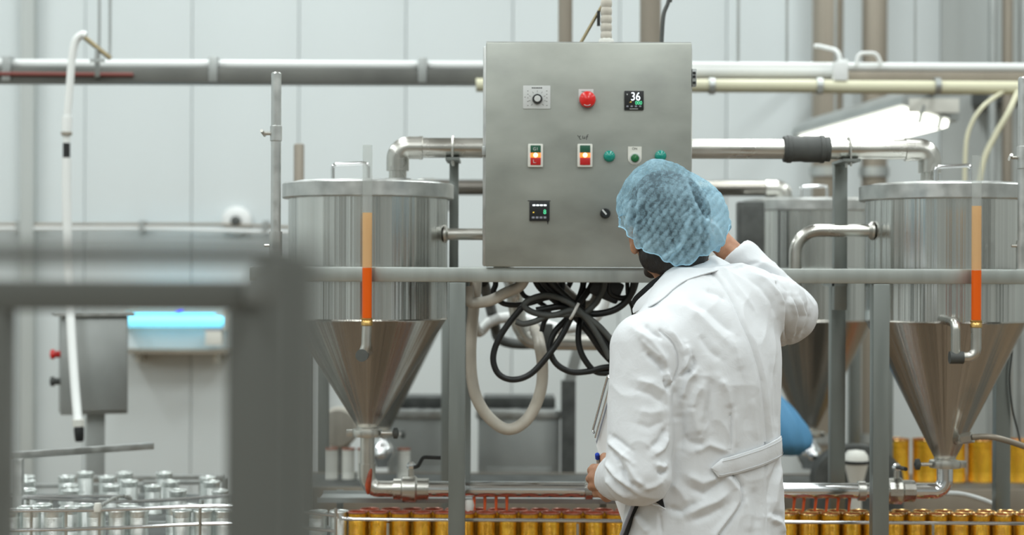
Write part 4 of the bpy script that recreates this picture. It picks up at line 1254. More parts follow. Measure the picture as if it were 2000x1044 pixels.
# white spray hose hanging from the beam at left
YH = 6.3
t = thing('spray_hose', 'white hose with black sleeve and dark nozzle hanging from the beam', 'hose', P(150, 80, YH))
pts = [P(168, 70, YH), P(160, 68, YH), P(148, 80, YH), P(141, 110, YH), P(137, 160, YH), P(133, 205, YH), P(131, 235, YH)]
MB().tube(spline(pts), [0.0145] * 49, 14).build('hose_run', M['hose_white'], t)
MB().cyl(P(131, 228, YH), P(130, 258, YH), 0.019, seg=16).build('coupling', M['hose_white'], t)
MB().cyl(P(130, 258, YH), P(130, 264, YH), 0.0205, seg=16).build('clip', M['beige_pipe'], t)
MB().cyl(P(130, 264, YH), P(130, 280, YH), 0.0125, seg=16).build('coupling', M['hose_white'], t)
MB().cyl(P(130, 279, YH), P(130, 308, YH), 0.0135, seg=16).build('sleeve', M['rubber'], t)
MB().tube(spline([P(130, 308, YH), P(130, 380, YH), P(132, 460, YH), P(135, 560, YH), P(140, 660, YH - 0.05), P(147, 760, YH - 0.12), P(153, 828, YH - 0.18)]), 0.0165, 14).build('hose_run', M['hose_white'], t)
MB().cyl(P(153, 818, YH - 0.18), P(153.5, 832, YH - 0.18), 0.021, seg=16).build('coupling', M['plastic_white'], t)
MB().lathe([(0.016, 0), (0.019, 0.01), (0.017, 0.045), (0.014, 0.055)], P(154, 832, YH - 0.18), (0.05, 0, -1), 16).build('nozzle', M['rubber'], t)
MB().cyl(P(165, 73, YH), P(216, 114, YH), 0.009, seg=12).build('inlet_pipe', M['dull_brass'], t)
MB().cyl(P(190, 95, YH), P(188, 122, YH + 0.0), 0.008, seg=10).build('valve_stem', M['steel_grey'], t)
MB().bar(P(176, 118, YH), P(204, 118, YH), 0.012, 0.012).build('valve_lever', M['steel_grey'], t)
MB().bar(P(190, 112, YH), P(190, 150, 6.85), 0.02, 0.012).build('bracket', M['steel_grey'], t)

# ---------------------------------------------------------------- dark frame close to the camera
t = thing('equipment_frame', 'dark grey steel frame standing close by, blurred across the lower left', 'frame', (-0.4, 1.3, 0))
Yf, Yn = 1.60, 1.0
zt1, zb1 = P(250, 547, Yf).z, P(250, 608, Yf).z
xl, xr_ = P(-60, 600, Yf).x, P(530, 600, Yf).x
MB().box(((xl - 0.3 + xr_) / 2, Yf + 0.015, (zt1 + zb1) / 2), (xr_ - xl + 0.3, 0.03, zt1 - zb1), bev=0.002).build('rail', M['fore'], t)
for a, b in ((-70, 14), (442, 530)):
    A_, B_ = P(a, 600, Yf).x, P(b, 600, Yf).x
    MB().box(((A_ + B_) / 2, Yf + 0.016, zb1 / 2), (B_ - A_, 0.032, zb1), bev=0.002).build('leg', M['fore'], t)
Yl = 0.72
A_, B_ = P(512, 600, Yl).x, P(622, 600, Yl).x
zn = P(400, 478, Yn).z
MB().box(((A_ + B_) / 2, Yl + 0.012, zn / 2 - 0.002), (B_ - A_, 0.024, zn - 0.004), bev=0.002).build('leg', M['fore'], t)
Bx = P(560, 600, Yn).x
MB().box(((Bx - 0.55) / 2 + 0.0, Yn + 0.012, (P(300, 476, Yn).z + P(300, 519, Yn).z) / 2), (Bx + 0.55, 0.02, 0.0130), bev=0.001).build('rail', M['fore'], t)
xm = P(486, 600, Yf).x
MB().bar((A_ + 0.008, Yl + 0.02, zn - 0.012), (xm, Yf + 0.01, zt1 - 0.012), 0.012, 0.02).build('side_rail', M['fore'], t)
MB().bar((A_ + 0.008, Yl + 0.02, 0.5), (xm, Yf + 0.01, 0.5), 0.012, 0.02).build('side_rail', M['fore'], t)
# ================================================================ THE MAN
class Field:
    """signed distance grid; primitives are blended in locally"""
    def __init__(s, lo, hi, h):
        s.lo, s.h = np.array(lo, float), h
        s.n = np.ceil((np.array(hi) - s.lo) / h).astype(int) + 1
        s.f = np.full(s.n, 0.2, np.float32)
        s.ax = [s.lo[i] + h * np.arange(s.n[i]) for i in range(3)]

    def put(s, fn, lo, hi, k=0.01, op='u'):
        m = k + 3 * s.h
        a = np.maximum(np.floor((np.array(lo) - m - s.lo) / s.h).astype(int), 0)
        b = np.minimum(np.ceil((np.array(hi) + m - s.lo) / s.h).astype(int) + 1, s.n)
        if np.any(b <= a):
            return
        sl = tuple(slice(a[i], b[i]) for i in range(3))
        X = s.ax[0][sl[0]][:, None, None]
        Y = s.ax[1][sl[1]][None, :, None]
        Z = s.ax[2][sl[2]][None, None, :]
        d = fn(X, Y, Z)
        f = s.f[sl]
        if op == 'u':
            q = np.clip(0.5 + 0.5 * (f - d) / k, 0, 1)
            s.f[sl] = f * (1 - q) + d * q - k * q * (1 - q)
        else:       # subtract
            q = np.clip(0.5 - 0.5 * (f + d) / k, 0, 1)
            s.f[sl] = f * (1 - q) - d * q + k * q * (1 - q)

    def cap(s, a, b, ra, rb, k=0.01, op='u'):
        a, b = np.array(a), np.array(b)
        d = b - a
        L2 = max(float(d @ d), 1e-9)
        def fn(X, Y, Z):
            px, py, pz = X - a[0], Y - a[1], Z - a[2]
            t = np.clip((px * d[0] + py * d[1] + pz * d[2]) / L2, 0, 1)
            return np.sqrt((px - t * d[0]) ** 2 + (py - t * d[1]) ** 2 + (pz - t * d[2]) ** 2) - (ra + (rb - ra) * t)
        r = max(ra, rb)
        s.put(fn, np.minimum(a, b) - r, np.maximum(a, b) + r, k, op)

    def ell(s, c, R, rad, k=0.01, op='u'):
        """R: rows are the axes"""
        c, R, rad = np.array(c), np.array(R), np.array(rad)
        def fn(X, Y, Z):
            px, py, pz = X - c[0], Y - c[1], Z - c[2]
            u = [(px * R[i][0] + py * R[i][1] + pz * R[i][2]) for i in range(3)]
            k0 = np.sqrt(sum((u[i] / rad[i]) ** 2 for i in range(3)))
            k1 = np.sqrt(sum((u[i] / rad[i] ** 2) ** 2 for i in range(3))) + 1e-9
            return k0 * (k0 - 1) / k1
        m = max(rad)
        s.put(fn, c - m, c + m, k, op)

    def mesh(s):
        f, n, h = s.f, s.n, s.h
        neg = f < 0
        cells = np.zeros(n - 1, np.int8)
        for dx in (0, 1):
            for dy in (0, 1):
                for dz in (0, 1):
                    cells += neg[dx:n[0] - 1 + dx, dy:n[1] - 1 + dy, dz:n[2] - 1 + dz]
        act = np.argwhere((cells > 0) & (cells < 8))
        idx = np.full(n - 1, -1, np.int32)
        idx[tuple(act.T)] = np.arange(len(act))
        acc = np.zeros((len(act), 3))
        cnt = np.zeros(len(act))
        cor = [np.array(((i >> 2) & 1, (i >> 1) & 1, i & 1)) for i in range(8)]
        val = [f[tuple((act + c).T)].astype(float) for c in cor]
        for i in range(8):
            for j in range(i + 1, 8):
                d = cor[j] - cor[i]
                if np.abs(d).sum() != 1:
                    continue
                a, b = val[i], val[j]
                m = (a < 0) != (b < 0)
                t = np.where(m, a / np.where(m, a - b, 1), 0)
                acc[m] += cor[i] + t[m, None] * d
                cnt[m] += 1
        pos = s.lo + h * (act + acc / cnt[:, None])
        quads = []
        for ax in range(3):
            o1, o2 = [(1, 2), (2, 0), (0, 1)][ax]
            A = [slice(None)] * 3
            B = [slice(None)] * 3
            A[ax] = slice(0, -1)
            B[ax] = slice(1, None)
            ch = neg[tuple(A)] != neg[tuple(B)]
            e = np.argwhere(ch)
            e = e[(e[:, o1] > 0) & (e[:, o2] > 0) & (e[:, o1] < n[o1] - 1) & (e[:, o2] < n[o2] - 1)]
            u, w = np.zeros(3, int), np.zeros(3, int)
            u[o1], w[o2] = 1, 1
            q = np.stack([idx[tuple((e - u - w).T)], idx[tuple((e - w).T)], idx[tuple(e.T)], idx[tuple((e - u).T)]], 1)
            flip = ~neg[tuple(e.T)]
            q[flip] = q[flip][:, ::-1]
            quads.append(q)
        q = np.concatenate(quads)
        return pos, q[(q >= 0).all(1)]

def vnormals(v, q):
    a = np.cross(v[q[:, 2]] - v[q[:, 0]], v[q[:, 3]] - v[q[:, 1]])
    n = np.zeros_like(v)
    for i in range(4):
        np.add.at(n, q[:, i], a)
    return n / (np.linalg.norm(n, axis=1, keepdims=True) + 1e-12)

def relax(v, q, it=2, lam=0.5):
    for _ in range(it):
        acc, cnt = np.zeros_like(v), np.zeros(len(v))
        for i in range(4):
            np.add.at(acc, q[:, i], v[q[:, (i + 1) % 4]])
            np.add.at(acc, q[:, i], v[q[:, i - 1]])
            np.add.at(cnt, q[:, i], 2)
        v = v + lam * (acc / np.maximum(cnt, 1)[:, None] - v)
    return v

def npmesh(name, v, q, m, parent=None, org=None):
    me = bpy.data.meshes.new(name)
    if org is None:
        org = root_org(parent) if parent else V((0, 0, 0))
    vv = (v - np.array(org)).astype(np.float32)
    me.vertices.add(len(vv))
    me.vertices.foreach_set('co', vv.ravel())
    me.loops.add(q.size)
    me.loops.foreach_set('vertex_index', q.astype(np.int32).ravel())
    k = q.shape[1]
    me.polygons.add(len(q))
    me.polygons.foreach_set('loop_start', np.arange(0, q.size, k, dtype=np.int32))
    me.update(calc_edges=True)
    me.validate()
    me.shade_smooth()
    me.materials.append(m)
    o = bpy.data.objects.new(name, me)
    COL.objects.link(o)
    if parent is not None:
        o.parent = parent
    else:
        o.location = org
        ORG[o.name] = V(org)
    return o

def noise3(v, scale, seed=0.0):
    s = np.asarray(scale, float)
    return np.array([pnoise((p[0] + seed, p[1] - seed, p[2] + 2 * seed)) for p in v * s])

def A3(v): return np.array(v, float)

# joints (photo pixel + distance)
LSH, LEL, LWR = P(1262, 680, 3.80), P(1246, 923, 3.74), P(1206, 932, 3.90)
RSH, REL, RWR = P(1470, 590, 3.98), P(1541, 612, 4.25), P(1400, 465, 4.31)
NEC, SKB = P(1348, 560, 4.02), P(1303, 465, 4.03)
HC = P(1297, 428, 4.03)
hf = V((-0.26, 0.95, -0.12)).normalized()
hu = V((-0.14, 0.05, 0.98))
hu = (hu - hf * hu.dot(hf)).normalized()
hr = hf.cross(hu).normalized()
HR = [tuple(hr), tuple(hf), tuple(hu)]
TH = math.radians(38)
tr, tf = V((math.cos(TH), math.sin(TH), 0)), V((-math.sin(TH), math.cos(TH), 0))
ORGP = V((P(1378, 900, 3.93).x, 3.93, 0))

def HP(r, f, u):
    return HC + hr * r + hf * f + hu * u

# ---- body (skin), one continuous surface
B_ = Field((0.05, 3.55, -0.01), (0.90, 4.60, 1.80), 0.0034)
B_.ell(HC, HR, (0.076, 0.096, 0.108), 0.01)
B_.ell(HP(0, 0.035, -0.055), HR, (0.060, 0.066, 0.070), 0.03)
B_.ell(HP(0, 0.066, -0.095), HR, (0.034, 0.032, 0.030), 0.03)        # chin
B_.cap(HP(0, 0.088, 0.005), HP(0, 0.112, -0.030), 0.009, 0.014, 0.015)   # nose
for sx in (-1, 1):
    B_.ell(HP(sx * 0.032, 0.085, 0.006), HR, (0.017, 0.010, 0.010), 0.008, 's')   # eye sockets
    B_.ell(HP(sx * 0.032, 0.078, 0.005), HR, (0.0125, 0.0125, 0.0125), 0.003)
    B_.cap(HP(sx * 0.020, 0.093, 0.022), HP(sx * 0.050, 0.080, 0.022), 0.006, 0.005, 0.012)  # brows
    B_.ell(HP(sx * 0.088, -0.006, -0.037), HR, (0.010, 0.019, 0.033), 0.006)  # ears
    B_.ell(HP(sx * 0.095, -0.002, -0.033), HR, (0.006, 0.010, 0.018), 0.006, 's')
    B_.ell(HP(sx * 0.086, -0.002, -0.063), HR, (0.009, 0.010, 0.012), 0.006)
    B_.ell(HP(sx * 0.074, -0.004, -0.037), HR, (0.014, 0.014, 0.026), 0.008)
B_.cap(HP(-0.022, 0.094, -0.058), HP(0.022, 0.094, -0.058), 0.007, 0.007, 0.008)  # lips
B_.cap(NEC, SKB, 0.064, 0.058, 0.03)
# trunk under the coat
pel = V((ORGP.x, ORGP.y, 0.95))
che = P(1383, 690, 3.925)
B_.cap(pel, che, 0.105, 0.11, 0.05)
B_.cap(pel - tr * 0.07, pel + tr * 0.07, 0.09, 0.09, 0.05)
B_.cap(che - tr * 0.07, che + tr * 0.07, 0.09, 0.09, 0.05)
B_.cap(LSH, RSH, 0.055, 0.055, 0.05)
B_.cap(che, NEC, 0.09, 0.06, 0.05)
for a, b, c in ((LSH, LEL, LWR), (RSH, REL, RWR)):
    B_.cap(a, b, 0.052, 0.042, 0.03)
    B_.cap(b, c, 0.042, 0.030, 0.02)
for s_ in (-1, 1):
    hip = pel + tr * (0.095 * s_) + V((0, 0, -0.03))
    kn = hip + tf * 0.02 + V((0, 0, -0.43)) + tr * 0.015 * s_
    an = V((kn.x, kn.y, 0.085)) - tf * 0.02
    B_.cap(hip, kn, 0.083, 0.056, 0.04)
    B_.cap(kn, an, 0.056, 0.038, 0.03)
    B_.cap(an + V((0, 0, -0.035)), an + tf * 0.15 + tr * 0.02 * s_ + V((0, 0, -0.05)), 0.035, 0.03, 0.03)

def finger(chain, rads, k=0.004):
    for i in range(len(chain) - 1):
        B_.cap(chain[i], chain[i + 1], rads[i], rads[i + 1], k)

# left hand, closed on the edge of the clipboard
mcp = [P(1160, 915, 3.965), P(1157, 931, 3.955), P(1160, 947, 3.955), P(1168, 961, 3.965)]
for i, m_ in enumerate(mcp):
    B_.cap(LWR + V((0.0, 0.0, 0.012 - 0.009 * i)), m_, 0.018, 0.0122 - 0.0006 * i, 0.010)
lens_ = (1.0, 1.08, 1.0, 0.84)
for i, m_ in enumerate(mcp):
    L = lens_[i]
    p1 = m_ + V((-0.004, 0.042, -0.009)) * L
    p2 = p1 + V((0.017, 0.020, -0.006)) * L
    p3 = p2 + V((0.021, 0.001, -0.004)) * L
    finger([m_, p1, p2, p3], (0.0108 - 0.0005 * i, 0.0098 - 0.0005 * i, 0.0088 - 0.0005 * i, 0.0074 - 0.0004 * i))
B_.cap(P(1200, 918, 3.93), P(1184, 899, 3.965), 0.019, 0.0135, 0.012)
finger([P(1186, 901, 3.96), P(1181, 893, 3.985), P(1175, 897, 4.025), P(1174, 905, 4.045)], (0.0125, 0.0112, 0.0102, 0.0080))
B_.cap(P(1208, 950, 3.91), P(1186, 968, 3.945), 0.020, 0.015, 0.014)
# right hand, index finger on the panel
tip = P(1322, 418, 4.452)
pd = (tip - RWR).normalized()
side = pd.cross(V((0, 1, 0))).normalized()
side = (side - pd * side.dot(pd)).normalized()
nor = side.cross(pd)
if nor.y < 0: nor = -nor
for i in range(4):
    o_ = (i - 1.5)
    m_ = RWR + pd * 0.088 + side * (o_ * -0.019) - nor * (0.002 * abs(o_))
    B_.cap(RWR + side * (-0.008 * o_), m_, 0.017, 0.0115, 0.012)
    if i == 0:
        d1 = (tip - pd * 0.004 - m_)
        finger([m_, m_ + d1 * 0.5 - nor * 0.008, m_ + d1 * 0.78 - nor * 0.003, m_ + d1], (0.0105, 0.0095, 0.0088, 0.0074))
    else:
        p1 = m_ + pd * 0.030 + nor * 0.020
        p2 = p1 - pd * 0.004 + nor * 0.022
        p3 = p2 - pd * 0.018 + nor * 0.006
        finger([m_, p1, p2, p3], (0.0105, 0.0096, 0.0088, 0.0074))
th0 = RWR + pd * 0.022 + side * 0.024
finger([th0, th0 + pd * 0.036 + side * 0.014 + nor * 0.012, th0 + pd * 0.062 + side * 0.006 + nor * 0.020, th0 + pd * 0.078 - side * 0.004 + nor * 0.024], (0.0145, 0.0115, 0.0100, 0.0082), 0.008)
bv, bq = B_.mesh()
bv = relax(bv, bq, 1, 0.4)
del B_

def skin_mat():
    m = bpy.data.materials.new('skin')
    m.use_nodes = True
    nt = m.node_tree
    b = nt.nodes['Principled BSDF']
    b.inputs['Roughness'].default_value = 0.5
    b.inputs['Subsurface Weight'].default_value = 0.12
    b.inputs['Subsurface Radius'].default_value = (0.01, 0.004, 0.002)
    tc = nt.nodes.new('ShaderNodeTexCoord')
    n = nt.nodes.new('ShaderNodeTexNoise')
    n.inputs['Scale'].default_value = 45
    n.inputs['Detail'].default_value = 5
    cr = nt.nodes.new('ShaderNodeValToRGB')
    cr.color_ramp.elements[0].position = 0.35
    cr.color_ramp.elements[0].color = (0.36, 0.175, 0.10, 1)
    cr.color_ramp.elements[1].position = 0.7
    cr.color_ramp.elements[1].color = (0.50, 0.27, 0.165, 1)
    bp = nt.nodes.new('ShaderNodeBump')
    bp.inputs['Strength'].default_value = 0.25
    bp.inputs['Distance'].default_value = 0.002
    nt.links.new(tc.outputs['Object'], n.inputs['Vector'])
    nt.links.new(n.outputs[0], cr.inputs[0])
    nt.links.new(cr.outputs[0], b.inputs['Base Color'])
    nt.links.new(n.outputs[0], bp.inputs['Height'])
    nt.links.new(bp.outputs[0], b.inputs['Normal'])
    return m
M['skin'] = skin_mat()
M['hair'] = mat('black_hair', (0.012, 0.010, 0.009), 0.5, noise=((260, 260, 60), 0.6), bump=((300, 300, 60), 0.6, 0.003))
M['shirt'] = mat('black_undershirt', (0.014, 0.016, 0.018), 0.8)
M['trouser'] = mat('black_trousers', (0.015, 0.015, 0.017), 0.8)
M['shoe'] = mat('white_work_shoe', (0.7, 0.7, 0.7), 0.5)

man = npmesh('person', bv, bq, M['skin'], None, ORGP)
tag(man, 'man in white coat and blue hairnet seen from behind, reaching to the control panel', 'person')

# ---- hair and beard
Hf = Field(A3(HC) - 0.17, A3(HC) + 0.17, 0.003)
Hf.ell(HP(0, -0.006, 0.004), HR, (0.086, 0.104, 0.112), 0.01)
Hf.ell(P(1322, 425, 4.0), np.eye(3), (0.080, 0.085, 0.098), 0.02)
Hf.ell(HP(0.006, -0.035, -0.088), HR, (0.066, 0.058, 0.064), 0.02)      # nape
for sx in (-1, 1):
    Hf.ell(HP(sx * 0.052, -0.020, -0.082), HR, (0.030, 0.034, 0.042), 0.012)
Hf.ell(HP(0.045, -0.048, -0.082), HR, (0.036, 0.034, 0.046), 0.012)
Hf.ell(HP(0, 0.120, -0.03), HR, (0.12, 0.085, 0.085), 0.006, 's')   # clear the face
for sx in (-1, 1):
    Hf.ell(HP(sx * 0.096, -0.002, -0.037), HR, (0.018, 0.024, 0.036), 0.004, 's')
Hf.put(lambda X, Y, Z: (X - HC.x) * hu.x + (Y - HC.y) * hu.y + (Z - HC.z) * hu.z + 0.136 + 0 * X, A3(HC) - 0.17, A3(HC) + 0.17, 0.006, 's')
hv, hq = Hf.mesh()
nrm = vnormals(hv, hq)
hv = hv + nrm * (0.0022 * noise3(hv, (70, 70, 26)))[:, None]
npmesh('hair', hv, hq, M['hair'], man)
Bf = Field(A3(HC) - 0.17, A3(HC) + 0.17, 0.003)
for sx in (-1, 1):
    Bf.cap(HP(sx * 0.068, 0.006, -0.058), HP(sx * 0.054, 0.022, -0.088), 0.008, 0.009, 0.01)
    Bf.cap(HP(sx * 0.054, 0.022, -0.088), HP(sx * 0.020, 0.078, -0.104), 0.009, 0.012, 0.01)
Bf.cap(HP(-0.02, 0.085, -0.112), HP(0.02, 0.085, -0.112), 0.018, 0.018, 0.01)
Bf.cap(HP(-0.026, 0.094, -0.048), HP(0.026, 0.094, -0.048), 0.007, 0.007, 0.006)
xv, xq = Bf.mesh()
nrm = vnormals(xv, xq)
xv = xv + nrm * (0.002 * noise3(xv, (120, 120, 90)))[:, None]
M['beard'] = mat('dark_beard', (0.022, 0.014, 0.010), 0.6, noise=((300, 300, 200), 0.6), bump=((350, 350, 300), 0.6, 0.003))
npmesh('beard', xv, xq, M['beard'], man)
for sx in (-1, 1):
    e_ = MB()
    e_.lathe([(0.0, -0.0005), (0.0055, 0.0), (0.004, 0.0012), (0, 0.0016)], HP(sx * 0.032, 0.0897, 0.005), hf, 14)
    e_.build('eye', M['black'], man)

# ---- hair net
RIM = [(1196, 432), (1206, 441), (1222, 454), (1236, 470), (1244, 484), (1262, 489), (1280, 497), (1302, 511), (1325, 518), (1346, 514), (1366, 503), (1385, 495), (1400, 489), (1412, 480), (1420, 462), (1428, 440)]
rx, ry = np.array([p[0] for p in RIM], float), np.array([p[1] for p in RIM], float)
def rim_d(co):
    px, py = to_px(co)
    lim = np.interp(px, rx, ry)
    lim = lim - np.clip(co[:, 1] - 4.02, 0, 1) * 520       # the rim climbs towards the forehead
    return (py - lim) / F * 4.0
Nf = Field(A3(HC) - 0.21, A3(HC) + 0.21, 0.0021)
Nf.ell(HP(0, -0.008, 0.012), HR, (0.090, 0.108, 0.122), 0.01)
Nf.ell(P(1290, 420, 4.01), HR, (0.102, 0.100, 0.126), 0.03)
Nf.ell(P(1352, 428, 3.985), [(0.8, 0, -0.6), (0, 1, 0), (0.6, 0, 0.8)], (0.082, 0.085, 0.092), 0.04)
Nf.ell(P(1379, 455, 3.985), np.eye(3), (0.049, 0.060, 0.050), 0.04)
Nf.ell(P(1318, 475, 3.95), np.eye(3), (0.075, 0.045, 0.060), 0.04)
nv, nq = Nf.mesh()
keep = rim_d(nv) < 0.0
kq = keep[nq].all(1)
nq = nq[kq]
used = np.unique(nq)
remap = np.full(len(nv), -1)
remap[used] = np.arange(len(used))
nv, nq = nv[used], remap[nq]
nn = vnormals(nv, nq)
# crinkles: slanting quilted folds, stronger near the rim, plus long creases
d0 = -rim_d(nv)
px, py = to_px(nv)
edge = np.exp(-d0 / 0.035)
lowf = noise3(nv, (22, 22, 22), 3.1)
u1 = (px * 0.80 + py * 0.60) / 4.0 + 1.6 * lowf
u2 = (px * 0.94 - py * 0.34) / 5.6 + 2.4 * lowf
ripple = np.abs(np.sin(u1)) * 0.6 + np.abs(np.sin(u2)) * 0.4 - 0.5
patch = 0.35 + 0.65 * np.clip((py - 355) / 60, 0, 1)
disp = 0.0023 * ripple * patch + 0.0052 * lowf + 0.0022 * noise3(nv, (60, 60, 60), 1.7)
disp += edge * 0.0042 * np.sin(px / 4.2 + 5 * lowf)
def seg_field(pts, px, py):
    """distance to a polyline in pixels and position 0..1 along it"""
    best = np.full(len(px), 1e9)
    tt = np.zeros(len(px))
    L = [0]
    for i in range(len(pts) - 1):
        L.append(L[-1] + math.dist(pts[i], pts[i + 1]))
    for i in range(len(pts) - 1):
        ax, ay = pts[i]
        bx, by = pts[i + 1]
        dx, dy = bx - ax, by - ay
        t = np.clip(((px - ax) * dx + (py - ay) * dy) / (dx * dx + dy * dy), 0, 1)
        d = np.hypot(px - ax - t * dx, py - ay - t * dy)
        m = d < best
        best[m] = d[m]
        tt[m] = ((L[i] + t * math.dist(pts[i], pts[i + 1])) / L[-1])[m]
    return best, tt
face = np.clip(-nn[:, 1] * 2 + 0.6, 0, 1)
crease = np.zeros(len(nv))
for pts, w_, amp in (([(1338, 342), (1352, 385), (1372, 425), (1392, 462), (1398, 485)], 5, 0.008), ([(1352, 345), (1372, 375), (1384, 410)], 4, 0.006),
                     ([(1249, 372), (1244, 420), (1240, 470)], 4, 0.006), ([(1235, 385), (1228, 430), (1224, 450)], 4, 0.006),
                     ([(1350, 400), (1345, 440), (1330, 475), (1305, 500)], 4, 0.006), ([(1365, 415), (1368, 460), (1355, 500)], 4, 0.005),
                     ([(1372, 425), (1395, 440), (1412, 470)], 5, 0.006), ([(1285, 505), (1320, 490), (1340, 470)], 4, 0.005),
                     ([(1345, 345), (1362, 390), (1385, 430)], 8, -0.006), ([(1240, 375), (1236, 420), (1233, 462)], 6, -0.005), ([(1256, 400), (1252, 450), (1250, 480)], 6, -0.004)):
    d, t = seg_field(pts, px, py)
    crease = crease + face * amp * np.exp(-(d / w_) ** 2) * np.clip(np.sin(np.pi * np.clip(t, 0.04, 0.97)) * 2, 0, 1)
disp = disp + 0.8 * crease
gather = np.clip(0.22 + 0.55 * np.clip(ripple, -0.35, 0.5) * patch + 0.50 * edge + 60 * np.clip(crease, -0.001, 0.006) + 0.25 * lowf + 0.35 * np.clip((px - 1375) / 30, 0, 1), 0, 1)
nv = nv + nn * disp[:, None]

def net_mat():
    m = bpy.data.materials.new('blue_nonwoven_net')
    m.use_nodes = True
    nt = m.node_tree
    N, L = nt.nodes, nt.links
    out = N['Material Output']
    N.remove(N['Principled BSDF'])
    tc = N.new('ShaderNodeTexCoord')
    n1 = N.new('ShaderNodeTexNoise')
    n1.inputs['Scale'].default_value = 120
    n1.inputs['Detail'].default_value = 6
    n1.inputs['Roughness'].default_value = 0.7
    wv = N.new('ShaderNodeTexWave')
    wv.inputs['Scale'].default_value = 190
    wv.inputs['Distortion'].default_value = 6
    wv.inputs['Detail'].default_value = 3
    for n in (n1, wv):
        L.new(tc.outputs['Object'], n.inputs['Vector'])
    mx = N.new('ShaderNodeMath')
    mx.operation = 'MULTIPLY_ADD'
    mx.inputs[1].default_value = 0.10
    L.new(wv.outputs['Fac'], mx.inputs[0])
    L.new(n1.outputs[0], mx.inputs[2])
    mr = N.new('ShaderNodeMapRange')
    mr.inputs['From Min'].default_value = 0.55
    mr.inputs['From Max'].default_value = 1.25
    mr.inputs['To Min'].default_value = NET_T0
    mr.inputs['To Max'].default_value = NET_T1
    ga = N.new('ShaderNodeAttribute')
    ga.attribute_name = 'gather'
    ad = N.new('ShaderNodeMath')
    ad.operation = 'MULTIPLY_ADD'
    ad.inputs[1].default_value = 0.75
    L.new(ga.outputs['Fac'], ad.inputs[0])
    L.new(mx.outputs[0], ad.inputs[2])
    L.new(ad.outputs[0], mr.inputs['Value'])
    df = N.new('ShaderNodeBsdfDiffuse')
    df.inputs[0].default_value = (0.50, 0.75, 0.88, 1)
    tl = N.new('ShaderNodeBsdfTranslucent')
    tl.inputs[0].default_value = (0.48, 0.76, 0.92, 1)
    a = N.new('ShaderNodeMixShader')
    a.inputs[0].default_value = 0.35
    L.new(df.outputs[0], a.inputs[1])
    L.new(tl.outputs[0], a.inputs[2])
    tr_ = N.new('ShaderNodeBsdfTransparent')
    tr_.inputs[0].default_value = (0.80, 0.93, 1.0, 1)
    b = N.new('ShaderNodeMixShader')
    L.new(mr.outputs[0], b.inputs[0])
    L.new(tr_.outputs[0], b.inputs[1])
    L.new(a.outputs[0], b.inputs[2])
    bp = N.new('ShaderNodeBump')
    bp.inputs['Strength'].default_value = 0.35
    bp.inputs['Distance'].default_value = 0.002
    L.new(n1.outputs[0], bp.inputs['Height'])
    L.new(bp.outputs[0], df.inputs['Normal'])
    L.new(b.outputs[0], out.inputs[0])
    return m
NET_T0, NET_T1 = 0.11, 0.93
net = npmesh('hairnet', nv, nq, net_mat(), man)
at = net.data.attributes.new('gather', 'FLOAT', 'POINT')
at.data.foreach_set('value', gather.astype(np.float32))
net['label'] = 'crinkled pale blue see-through hairnet'
# gathered elastic rim: walk the open border
bc = {}
for f_ in nq:
    for i in range(4):
        e = (int(f_[i]), int(f_[(i + 1) % 4]))
        bc[tuple(sorted(e))] = bc.get(tuple(sorted(e)), 0) + 1
nb = {}
for (a, b), c in bc.items():
    if c == 1:
        nb.setdefault(a, []).append(b)
        nb.setdefault(b, []).append(a)
best, seen = [], set()
for s0 in nb:
    if s0 in seen:
        continue
    loop, cur, prev = [s0], s0, None
    seen.add(s0)
    while True:
        nx = [x for x in nb[cur] if x not in seen]
        if not nx:
            break
        cur = nx[0]
        seen.add(cur)
        loop.append(cur)
    if len(loop) > len(best):
        best = loop
lp = nv[best]
for _ in range(3):
    lp = (np.roll(lp, 1, 0) + lp * 2 + np.roll(lp, -1, 0)) / 4
M['net_rim'] = mat('blue_elastic_rim', (0.36, 0.62, 0.78), 0.7)
MB().tube([V(p) for p in lp[::2]], 0.0014, 6, closed=True).build('elastic_rim', M['net_rim'], net)

# ---- the white coat
Cf = Field((0.08, 3.55, 0.52), (0.90, 4.45, 1.60), 0.0032)
SEC = [(1345, 1376, 3.93, .235, .185), (1044, 1376, 3.93, .214, .160), (950, 1378, 3.93, .202, .150), (880, 1381, 3.92, .190, .143),
       (820, 1382, 3.915, .190, .142), (760, 1383, 3.91, .194, .142), (680, 1383, 3.915, .199, .141), (620, 1380, 3.93, .190, .128), (580, 1375, 3.95, .160, .108),
       (548, 1372, 3.965, .118, .090), (522, 1374, 3.98, .086, .074)]
zs, cx, cy, sa, sb = [], [], [], [], []
for py_, pc, Yc, a_, b_ in SEC:
    q = P(pc, py_, Yc)
    zs.append(q.z); cx.append(q.x); cy.append(q.y); sa.append(a_); sb.append(b_)
zd = np.linspace(zs[0], zs[-1], 240)
def dense(t):
    w = np.interp(zd, zs, t)
    k = np.exp(-0.5 * (np.arange(-24, 25) / 9.0) ** 2)
    k /= k.sum()
    return np.convolve(np.pad(w, 24, mode='reflect', reflect_type='odd'), k, mode='valid')
cx, cy, sa, sb = [dense(t) for t in (cx, cy, sa, sb)]
def torso(X, Y, Z):
    z = Z.ravel()
    I = lambda t: np.interp(z, zd, t)[None, None, :]
    dx, dy = X - I(cx), Y - I(cy)
    u = dx * tr.x + dy * tr.y
    w = dx * tf.x + dy * tf.y
    a, b = I(sa), I(sb)
    k0 = np.sqrt((u / a) ** 2 + (w / b) ** 2)
    k1 = np.sqrt((u / a ** 2) ** 2 + (w / b ** 2) ** 2) + 1e-9
    d = k0 * (k0 - 1) / k1
    d = np.clip(d, -0.2, 0.2)
    return np.maximum(d, np.maximum(zs[0] - Z, Z - zs[-1]) + 0 * d)
